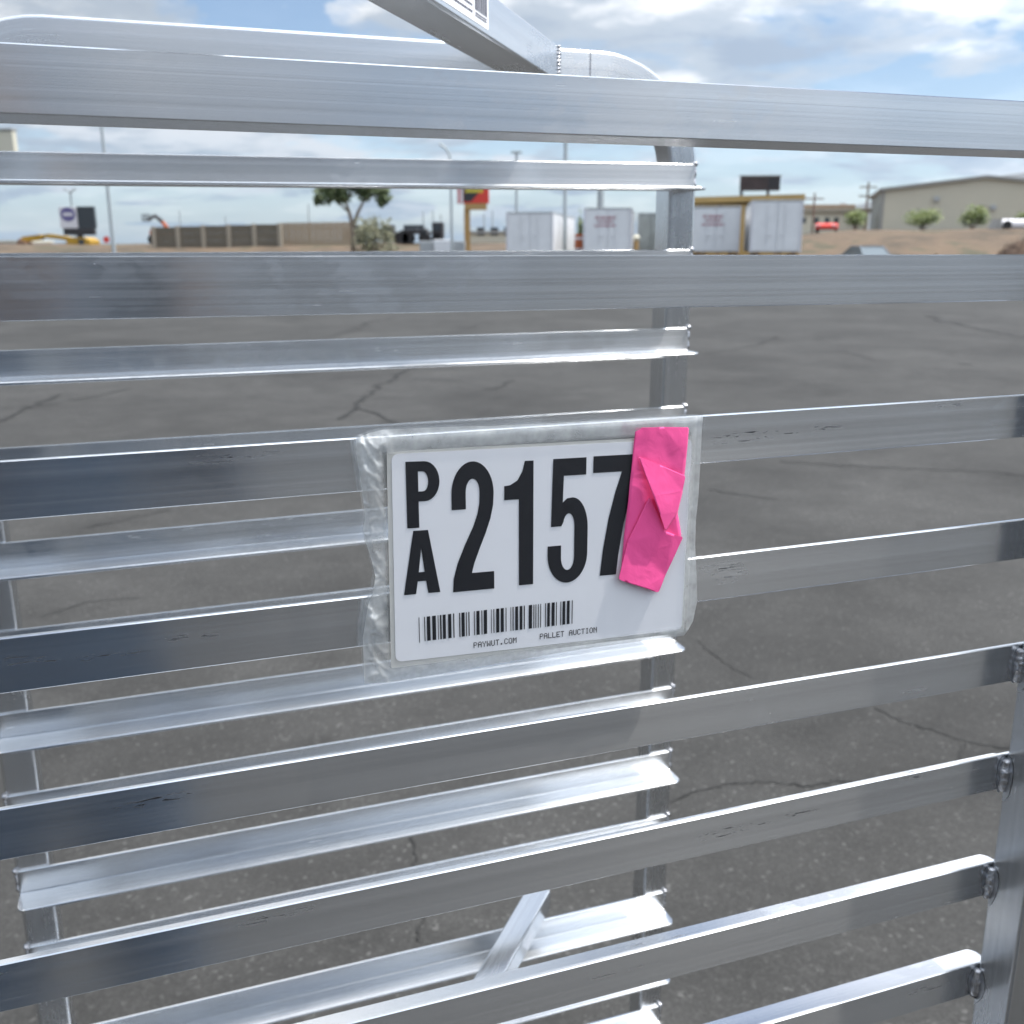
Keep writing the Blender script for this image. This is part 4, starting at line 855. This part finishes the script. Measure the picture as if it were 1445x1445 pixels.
# yellow excavator lying low at the left
D = 92; c = at(88, 345, D); zg = terrain(c.x, D); r_ = empty('excavator', (c.x, D, zg), 0, 'yellow excavator with its boom lowered behind the dirt at left', 'excavator')
def er(px, py): q = at(px, py, D); return Vector((q.x - c.x, 0, q.z - zg))
def plate(mb, pts, y0, y1):
    n_ = len(pts); mb.add([(q.x, y0, q.z) for q in pts] + [(q.x, y1, q.z) for q in pts], [tuple(range(n_)), tuple(range(n_, 2 * n_))[::-1]] + [(i, (i + 1) % n_, n_ + (i + 1) % n_, n_ + i) for i in range(n_)])
mb = MB(); plate(mb, [er(30, 338), er(34, 334), er(58, 331), er(62, 334), er(60, 338), er(38, 341)], -0.35, 0.35); mb.build('bucket_arm', M['yellow'], r_)
mb = MB(); plate(mb, [er(54, 333), er(70, 330), er(92, 333), er(110, 337), er(108, 342), er(88, 338), er(70, 336)], -0.3, 0.3); mb.build('boom', M['yellow'], r_)
mb = MB(); plate(mb, [er(30, 337), er(42, 342), er(44, 350), er(34, 352), er(28, 346)], -0.6, 0.6); mb.build('bucket', M['rust'], r_)
mb = MB(); plate(mb, [er(100, 350), er(102, 336), er(126, 335), er(134, 340), er(134, 350)], -1.1, 1.1); mb.build('house', M['yellow'], r_)
mb = MB(); mb.box(er(118, 340).x, er(126, 340).x, -1.13, -1.103, er(0, 345).z, er(0, 338).z); mb.build('window', M['glass'], r_)
for s in (-1, 1): mb = MB(); plate(mb, [er(94, 352), er(97, 350.5), er(136, 350.5), er(139, 352), er(136, 360), er(97, 360)], s * 1.0 - 0.25, s * 1.0 + 0.25); mb.build('track', M['tyre'], r_)
# boom lift
D = 100; c = at(232, 322, D); zg = terrain(c.x, D); r_ = empty('boom_lift', (c.x, D, zg), 0, 'orange and black boom lift raised above the panel wall', 'boom lift')
mb = MB(); mb.tube([er(236, 322) * 1, er(229, 313)], 0.20, 8, 0.18); mb.build('lower_boom', M['orange'], r_)
mb = MB(); mb.tube([er(229, 313), er(222, 306.5)], 0.19, 8, 0.16); mb.build('upper_boom', M['dark'], r_)
mb = MB(); mb.tube([er(228, 312), er(219, 304.5), er(210, 309)], 0.20, 8, 0.14); mb.build('jib', M['dark'], r_)
mb = MB(); q0, q1 = er(203, 311), er(210, 303)
for z_ in (q0.z, (q0.z + q1.z) / 2, q1.z): mb.tube([(q0.x, -0.4, z_), (q1.x, -0.4, z_), (q1.x, 0.4, z_), (q0.x, 0.4, z_), (q0.x, -0.4, z_)], 0.04, 5)
for x in (q0.x, q1.x):
    for y_ in (-0.4, 0.4): mb.tube([(x, y_, q0.z), (x, y_, q1.z)], 0.04, 5)
mb.box(q0.x, q1.x, -0.4, 0.4, q0.z - 0.08, q0.z - 0.042); mb.build('basket', M['dark'], r_)
mb = MB(); mb.box(-1.2, 1.4, -0.9, 0.9, 0.5, 1.3, 0.1); mb.build('chassis', M['orange'], r_)
for x in (-0.9, 1.0):
    for s in (-1, 1): mb = MB(); mb.tube([(x, s * 0.75, 0.45), (x, s * 1.05, 0.45)], 0.45, 14); mb.build('wheel', M['tyre'], r_)
# stop sign, white low wall and red object at far left
b_ = at(150, 338, 95); zg = terrain(b_.x, 95); r_ = empty('stop_sign', (b_.x, 95, zg), 0, 'small red octagonal road sign left of the panel wall', 'sign')
mb = MB(); mb.tube([(0, 0.03, 0), (0, 0.03, b_.z - zg)], 0.03, 6); mb.build('post', M['galv'], r_)
mb = MB(); oc = [(0.3 * math.cos(R(22.5 + 45 * k)), 0, b_.z - zg + 0.3 * math.sin(R(22.5 + 45 * k))) for k in range(8)]; mb.add(oc + [(x, 0.02, z) for x, _, z in oc], [tuple(range(8)), tuple(range(8, 16))[::-1]] + [(i, (i + 1) % 8, 8 + (i + 1) % 8, 8 + i) for i in range(8)]); mb.build('plate', M['red'], r_)
a_, b_ = at(-30, 340, 130), at(33, 340, 130); zg = terrain(a_.x, 130); r_ = empty('low_building', ((a_.x + b_.x) / 2, 130, zg), 0, 'long low white building at the left border behind the excavator', 'building'); w_ = (b_.x - a_.x) / 2
mb = MB(); mb.box(-w_, w_, 0, 8, -0.2, a_.z - zg - 0.2); mb.build('wall', M['sign_white'], r_)
mb = MB(); mb.box(-w_ - 0.2, w_ + 0.2, -0.2, 8.2, a_.z - zg - 0.198, a_.z - zg + 0.05); mb.build('roof', M['cream_wall'], r_)

# low cream building
D = 118; a_, b_ = at(1120, 303, D), at(1226, 303, D); zg = terrain(30, D); r_ = empty('low_building', ((a_.x + b_.x) / 2, D, zg), 0, 'cream single storey building with a brown roof left of the warehouse', 'building'); w_ = (b_.x - a_.x) / 2; ht = at(1170, 300, D).z - zg
mb = MB(); mb.box(-w_, w_, 0, 9, -0.3, ht); mb.build('wall', M['cream_wall'], r_)
mb = MB(); mb.box(-w_ - 0.2, w_ + 0.2, -0.3, 9.2, ht + 0.002, at(1170, 294, D).z - zg, 0.03); mb.build('fascia', M['concrete_post'], r_)
z2 = at(1170, 294, D).z - zg
mb = MB(); mb.box(-w_ + 0.3, w_ * 0.72, 1.2, 8.5, z2 + 0.002, at(1170, 288, D).z - zg, 0.05); rf = mb.build('roof', M['brown_roof'], r_)
mb = MB(); mb.box(w_ * 0.5, w_ * 0.6, 3, 4, at(1170, 288, D).z - zg + 0.002, at(1170, 285, D).z - zg); mb.build('roof_unit', M['sign_white'], rf)
for px in (1134, 1152, 1167, 1180):
    x = at(px, 312, D).x - (a_.x + b_.x) / 2; mb = MB(); mb.box(x - 0.25, x + 0.25, -0.03, -0.004, at(px, 315, D).z - zg, at(px, 307, D).z - zg); mb.build('window', M['glass'], r_)
# red vehicle in front of it
def sedan(px, ytop, D, w, yaw, paint, label, ground=0.0):
    b_ = at(px, ytop, D); hh = b_.z - ground; r_ = empty('parked_car', (b_.x, D, ground), yaw, label, 'car'); L_ = 4.5; hw = w / 2
    prof = [(-2.2, 0.35), (-2.22, 0.62), (-2.05, 0.80), (-1.0, 0.88), (-0.92, 0.90), (1.2, 0.92), (2.1, 0.86), (2.24, 0.62), (2.2, 0.35)]
    mb = MB(); n_ = len(prof); mb.add([(-hw, y, z) for y, z in prof] + [(hw, y, z) for y, z in prof], [tuple(range(n_)), tuple(range(n_, 2 * n_))[::-1]] + [(i, (i + 1) % n_, n_ + (i + 1) % n_, n_ + i) for i in range(n_)]); bo = mb.build('body', paint, r_)
    bv = bo.modifiers.new('soft', 'BEVEL'); bv.width = 0.07; bv.segments = 3
    mb = MB(); cab = [(-1.15, 0.86), (-0.45, hh - 0.02), (0.7, hh - 0.02), (1.55, 0.88)]; i_ = 0.14
    vs = [(-hw + 0.04 + (i_ if k in (1, 2) else 0), y, z) for k, (y, z) in enumerate(cab)] + [(hw - 0.04 - (i_ if k in (1, 2) else 0), y, z) for k, (y, z) in enumerate(cab)]
    mb.add(vs, [(0, 1, 2, 3), (7, 6, 5, 4), (0, 4, 5, 1), (1, 5, 6, 2), (2, 6, 7, 3)]); gl_ = mb.build('glasshouse', M['car_glass'], r_)
    mb = MB(); mb.box(-hw + 0.17, hw - 0.17, -0.5, 0.75, hh - 0.018, hh + 0.03, 0.02)
    for s in (-1, 1):
        for (y0, z0), (y1, z1) in ((cab[0], cab[1]), (cab[2], cab[3])):
            x0 = s * (hw - 0.04); x1 = s * (hw - 0.04 - i_); 
            mb.tube([(x0 if z0 < 1 else x1, y0, z0 + 0.01), (x1 if z1 > 1 else x0, y1, z1 + 0.01)], 0.045, 6)
    mb.build('roof', paint, r_)
    for s in (-1, 1):
        for y in (-1.35, 1.35):
            mb = MB(); mb.tube([(s * hw, y, 0.32), (s * (hw - 0.2), y, 0.32)], 0.32, 16); wh = mb.build('wheel', M['tyre'], r_)
            mb = MB(); mb.tube([(s * (hw + 0.005), y, 0.32), (s * (hw - 0.05), y, 0.32)], 0.19, 12); mb.build('rim', M['galv'], wh)
        mb = MB(); mb.box(s * hw * 0.72 - 0.2, s * hw * 0.72 + 0.2, -2.26, -2.2, 0.60, 0.73, 0.02); mb.build('headlight', M['sign_white'], r_)
    return r_
sedan(1225, 347.5, 63, 1.8, R(8), M['car_paint'], 'slate grey car parked at the lot edge below the dirt bank')
sedan(1167, 321, 98, 1.9, R(-19), M['red'], 'red car up on the bank in front of the cream building', terrain(at(1167, 330, 98).x, 98) - 0.1)

# big warehouse
D = 112; pr_ = at(1392, 248, D); hwid = 10.18; pe = at(1250, 266, D + hwid * 0.2756); zg = terrain(45, D); ze, zr = pe.z - zg, pr_.z - zg; LW = 22
wh = empty('warehouse', (pr_.x, D, zg), R(-16), 'large cream metal warehouse with a low gable roof on the bank at right', 'building')
mb = MB(); g_ = [(-hwid, -0.5), (hwid, -0.5), (hwid, ze - 0.25), (0, zr - 0.25), (-hwid, ze - 0.25)]
mb.add([(x, 0, z) for x, z in g_] + [(x, LW, z) for x, z in g_], [(0, 1, 2, 3, 4), (9, 8, 7, 6, 5), (1, 6, 7, 2), (5, 0, 4, 9)]); mb.build('wall', M['cream_wall'], wh)
for s in (-1, 1):
    mb = MB(); x0 = s * (hwid + 0.35); zoff = (zr - ze) / hwid * 0.35
    vs = [(0, -0.35, zr - 0.24), (x0, -0.35, ze - 0.24 - zoff), (x0, -0.35, ze + 0.06 - zoff), (0, -0.35, zr + 0.06)]
    vs += [(x, LW + 0.35, z) for x, y, z in vs]; mb.add(vs, [(0, 1, 2, 3), (7, 6, 5, 4), (0, 4, 5, 1), (1, 5, 6, 2), (2, 6, 7, 3), (3, 7, 4, 0)]); mb.build('roof', M['grey_trim'], wh)
for k in range(26):
    x = -hwid + 0.4 + k * (2 * hwid - 0.8) / 25; zt_ = ze + (zr - ze) * (1 - abs(x) / hwid) - 0.3; mb = MB(); mb.box(x - 0.04, x + 0.04, -0.012, -0.003, -0.4, zt_); mb.build('siding_rib', M['cream_wall'], wh)
mb = MB(); mb.box(-hwid - 0.06, -hwid + 0.22, -0.08, 0.2, -0.4, ze - 0.3); mb.build('corner_trim', M['grey_trim'], wh)
for k in range(4):
    mb = MB(); y = 2 + k * 5; mb.box(-hwid - 0.05, -hwid - 0.004, y, y + 3.6, 0, 4.2); mb.build('loading_door', M['trailer_dull'], wh)
for px, py in ((1326, 280), (1400, 293)):
    q = at(px, py, D); x = q.x - pr_.x; z = q.z - zg; mb = MB(); mb.box(x - 0.3, x + 0.3, -0.25, -0.04, z - 0.25, z + 0.25, 0.05); mb.build('wall_lamp', M['trailer_trim'], wh)
# white tanker
D = 90; a_ = at(1402, 309, D); b_ = at(1475, 309, D); zg = terrain(a_.x, D); r_ = empty('tank_trailer', ((a_.x + b_.x) / 2, D, zg), 0, 'long white tank trailer on the bank at the right border', 'trailer'); w_ = (b_.x - a_.x) / 2; zt_ = a_.z - zg; zb_ = at(1402, 325, D).z - zg
rr = (zt_ - zb_) / 2; zc = (zt_ + zb_) / 2
mb = MB(); mb.tube([(-w_ + 0.5, 0, zc), (w_ + 2, 0, zc)], rr, 20); mb.build('tank', M['sign_white'], r_, smooth=True, autosmooth=40)
mb = MB(); plate(mb, [Vector((-w_ - 0.25, 0, zb_ - 0.2)), Vector((-w_ + 0.49, 0, zb_ - 0.2)), Vector((-w_ + 0.49, 0, zt_)), Vector((-w_ + 0.15, 0, zt_))], -0.6, 0.6); mb.build('front_guard', M['grey_trim'], r_)
mb = MB(); mb.box(-w_, w_ + 2, -0.5, 0.5, zb_ - 0.25, zb_ - 0.01); mb.build('chassis', M['rust'], r_)
for x in (-w_ + 1, w_, w_ + 1.1):
    for s in (-1, 1): mb = MB(); mb.tube([(x, s * 0.6, 0.3), (x, s * 0.35, 0.3)], 0.36, 12); mb.build('wheel', M['tyre'], r_)
# brush pile at right border
D = 58; c = at(1440, 350, D); r_ = empty('brush_pile', (c.x, D, 0), 0, 'brown heap of dead brush at the right border of the lot', 'brush pile')
mb = MB(); rnd = random.Random(5); rad = 1.6; hp = at(1440, 336, D).z
n_ = 24; vs = [(0, 0, hp * 0.93)]; fs = []
for j in range(1, 7):
    for k in range(n_):
        an = 2 * PI * k / n_; rr_ = rad * j / 6 * (1 + 0.18 * mnoise.noise(Vector((math.cos(an) * 2, math.sin(an) * 2, j * 0.5)))); z = hp * 0.93 * (1 - (j / 6) ** 1.7) + 0.12 * mnoise.noise(Vector((an * 3, j, 3)))
        vs.append((rr_ * math.cos(an), rr_ * math.sin(an), max(z, 0.0) if j < 6 else 0.0))
for k in range(n_): fs.append((0, 1 + k, 1 + (k + 1) % n_))
for j in range(5):
    for k in range(n_): fs.append((1 + j * n_ + k, 1 + (j + 1) * n_ + k, 1 + (j + 1) * n_ + (k + 1) % n_, 1 + j * n_ + (k + 1) % n_))
mb.add(vs, fs); mb.build('heap', M['scrap'], r_, smooth=True)
mb = MB()
for i in range(260):
    an = rnd.uniform(0, 2 * PI); u = rnd.random() ** 0.5; z = hp * 0.93 * (1 - u ** 1.7); p_ = Vector((rad * u * math.cos(an), rad * u * math.sin(an), z)); d = Vector((rnd.gauss(0, 1), rnd.gauss(0, 1), rnd.gauss(0, 0.6))).normalized() * rnd.uniform(0.15, 0.4)
    mb.tube([p_ - d, p_ + d], 0.014, 4)
tw = mb.build('twigs', M['scrap'], r_); tw['kind'] = 'stuff'

# weeds and dry grass along the bank
M['dry_grass'] = leaf('dry_grass', (0.15, 0.115, 0.07), (0.19, 0.16, 0.085))
mb = MB(); rnd = random.Random(17)
for i in range(3600):
    x = rnd.uniform(-46, 52); y = 67.8 + rnd.random() ** 1.6 * 7
    if mnoise.noise(Vector((x * 0.22, y * 0.22, 8.0))) < -0.08: continue
    z = terrain(x, y); h_ = rnd.uniform(0.04, 0.18) * (1.8 if rnd.random() < 0.05 else 1); a = rnd.uniform(0, PI); w_ = rnd.uniform(0.04, 0.16)
    for q in (0, PI / 2.3):
        dx, dy = math.cos(a + q) * w_, math.sin(a + q) * w_; lx, ly = rnd.uniform(-.12, .12), rnd.uniform(-.12, .12)
        mb.add([(x - dx, y - dy, z - 0.03), (x + dx, y + dy, z - 0.03), (x + lx + dx * 0.5, y + ly + dy * 0.5, z + h_), (x + lx - dx * 0.9, y + ly - dy * 0.9, z + h_ * 0.8)], [(0, 1, 2, 3)])
tag(mb.build('dry_weeds', M['dry_grass']), 'dry weeds and grass tufts scattered over the dirt bank', 'weeds', kind='stuff')

# mountains
M['mountain'] = mat('mountain', (0.13, 0.13, 0.13), 0.95, var=0.3, vscale=0.002)
D = 9500; vs = []; ridge = [(880, 343), (900, 336), (1050, 316), (1150, 298), (1215, 281), (1235, 278), (1290, 262), (1320, 252), (1345, 246), (1370, 240), (1385, 244), (1405, 238), (1424, 234), (1450, 237), (1500, 226), (1600, 214), (1720, 240), (1800, 300), (1830, 343)]
full = []
for (x0, y0), (x1, y1) in zip(ridge[:-1], ridge[1:]):
    n_ = max(2, int((x1 - x0) / 9))
    for k in range(n_): u = k / n_; full.append((x0 + (x1 - x0) * u, y0 + (y1 - y0) * u + 1.6 * mnoise.noise(Vector(((x0 + (x1 - x0) * u) * 0.06, 0, 4)))))
ROWS = 8
for j in range(ROWS):
    for px, py in full:
        top = at(px, py, D); u = j / (ROWS - 1)
        hgt = max(top.z, 5) * (1 - abs(2 * u - 1) ** 1.2); spur = 0.35 * mnoise.noise(Vector((px * 0.03, j * 0.9, 2)))
        vs.append((top.x, D + (u - 0.5) * 5200, -10 + hgt * (1 + (spur if 0 < u < 1 and j not in (3, 4) else 0))))
nn_ = len(full); mb = MB(); mb.add(vs, [(j * nn_ + i, j * nn_ + i + 1, (j + 1) * nn_ + i + 1, (j + 1) * nn_ + i) for j in range(ROWS - 1) for i in range(nn_ - 1)])
tag(mb.build('mountain_range', M['mountain'], smooth=True), kind='structure')

# thin summer haze: it turns the mountains blue
mb = MB(); mb.box(-9300, 9300, -9300, 14300, -14, 1350); hz_ = mb.build('haze', None, None); hz_.data.materials.clear()
m = bpy.data.materials.new('haze_air'); m.use_nodes = True; t = m.node_tree; t.nodes.clear(); o_ = nd(t, 'ShaderNodeOutputMaterial'); pv = nd(t, 'ShaderNodeVolumePrincipled')
pv.inputs['Color'].default_value = (0.62, 0.80, 1.0, 1); pv.inputs['Density'].default_value = 1.6e-5; pv.inputs['Anisotropy'].default_value = 0.2; t.links.new(pv.outputs[0], o_.inputs['Volume'])
hz_.data.materials.append(m); tag(hz_, kind='stuff')

# unseen building added behind the viewer to darken what the upper near runners mirror
M['back_wall'] = mat('grey_blue_siding', (0.20, 0.215, 0.235), 0.6, var=0.08, vscale=0.5)
r_ = empty('added_metal_building', (18, -30, 0), R(3), 'long grey metal building added out of view to darken the upper near runners', 'building')
mb = MB(); mb.box(-56, 56, -14, 0, 0, 5.9); mb.build('wall', M['back_wall'], r_)
mb = MB(); mb.box(-56.4, 56.4, -14.4, 0.5, 5.902, 6.3, 0.05); mb.build('roof', M['grey_trim'], r_)
for k in range(10):
    mb = MB(); x = -50 + k * 10.5; mb.box(x, x + 3.8, 0.004, 0.06, 0.0, 3.6); dr = mb.build('loading_door', M['trailer_trim'], r_)
    for q in range(1, 5): mb = MB(); mb.box(x, x + 3.8, 0.062, 0.085, q * 0.72, q * 0.72 + 0.05); mb.build('door_rib', M['door_seam'], dr)

# ------------------------------------------------------------------ the photographer, seen only as the dark blue reflection in the near runners
M['navy'] = mat('navy_cloth', (0.036, 0.068, 0.115), 0.85, var=0.15, vscale=30)
M['skin'] = mat('skin', (0.20, 0.145, 0.12), 0.55)
M['hair'] = mat('hair', (0.04, 0.028, 0.02), 0.6)
def skinned(name, verts, edges, radii, mt, parent, sub=2):
    me = bpy.data.meshes.new(name); me.from_pydata(verts, edges, []); me.materials.append(mt); o = link(bpy.data.objects.new(name, me), parent)
    sk = o.modifiers.new('skin', 'SKIN'); 
    if not me.skin_vertices: 
        bm = bmesh.new(); bm.from_mesh(me); bm.verts.layers.skin.verify(); bm.to_mesh(me); bm.free()
    for i, (sv, r) in enumerate(zip(me.skin_vertices[0].data, radii)):
        sv.radius = r if isinstance(r, tuple) else (r, r); sv.use_root = (i == 0)
    su = o.modifiers.new('sub', 'SUBSURF'); su.levels = sub; su.render_levels = sub; sk.use_smooth_shade = True
    return o
person = empty('person', (-0.02, -0.47, 0), R(0), 'person in dark blue clothes mirrored in the left of the near runners', 'person')
V = [(0, 0, 0.96), (0, 0, 1.12), (0, 0.01, 1.30), (0, 0.0, 1.42), (0, 0.01, 1.50),          # pelvis .. neck base
     (-0.17, 0, 1.40), (-0.23, 0.08, 1.18), (-0.12, 0.32, 1.36), (0.17, 0, 1.40), (0.23, 0.08, 1.18), (0.12, 0.32, 1.36),
     (-0.10, 0, 0.90), (-0.11, 0.02, 0.50), (-0.12, -0.02, 0.09), (-0.13, 0.10, 0.045), (-0.13, 0.18, 0.035), (0.10, 0, 0.90), (0.11, 0.02, 0.50), (0.12, -0.02, 0.09), (0.13, 0.10, 0.045), (0.13, 0.18, 0.035)]
E_ = [(0, 1), (1, 2), (2, 3), (3, 4), (3, 5), (5, 6), (6, 7), (3, 8), (8, 9), (9, 10), (0, 11), (11, 12), (12, 13), (13, 14), (14, 15), (0, 16), (16, 17), (17, 18), (18, 19), (19, 20)]
Rr = [(0.15, 0.11), (0.145, 0.10), (0.165, 0.11), (0.13, 0.09), 0.058, 0.065, 0.05, 0.036, 0.065, 0.05, 0.036, 0.09, 0.062, 0.042, 0.04, 0.03, 0.09, 0.062, 0.042, 0.04, 0.03]
skinned('body', V, E_, Rr, M['navy'], person)
skinned('head', [(0, 0.02, 1.50), (0, 0.03, 1.57), (0, 0.05, 1.66), (0, 0.045, 1.73), (0, 0.145, 1.645)], [(0, 1), (1, 2), (2, 3), (2, 4)], [0.05, 0.06, (0.085, 0.10), 0.075, 0.014], M['skin'], person)
skinned('hair', [(0, 0.0, 1.68), (0, 0.02, 1.745), (0, 0.06, 1.765)], [(0, 1), (1, 2)], [0.085, 0.085, 0.06], M['hair'], person)
for s in (-1, 1):
    hv = [(s * 0.12, 0.325, 1.365), (s * 0.085, 0.40, 1.445), (s * 0.07, 0.435, 1.49)]; he = [(0, 1), (1, 2)]; hr = [0.03, (0.036, 0.018), (0.036, 0.016)]
    for q in range(4):
        b0 = len(hv); hv += [(s * 0.066, 0.452, 1.475 + 0.021 * q), (s * 0.050, 0.470, 1.478 + 0.021 * q), (s * 0.038, 0.472, 1.480 + 0.020 * q)]; he += [(2, b0), (b0, b0 + 1), (b0 + 1, b0 + 2)]; hr += [0.0095, 0.0088, 0.0075]
    b0 = len(hv); hv += [(s * 0.058, 0.425, 1.468), (s * 0.042, 0.432, 1.492), (s * 0.030, 0.436, 1.51)]; he += [(1, b0), (b0, b0 + 1), (b0 + 1, b0 + 2)]; hr += [0.012, 0.010, 0.008]
    skinned('hand', hv, he, hr, M['skin'], person, 1)
phone = empty('phone', (0, -0.031, 1.435), 0, 'dark phone held up by the person taking the picture', 'phone')
mb = MB(); mb.box(-0.036, 0.036, 0.0, 0.008, 0.0, 0.147, 0.003); mb.build('case', M['sign_dark'], phone)
mb = MB(); mb.box(-0.033, 0.0, 0.0082, 0.0105, 0.108, 0.142, 0.001); mb.build('lens_plate', M['glass'], phone)
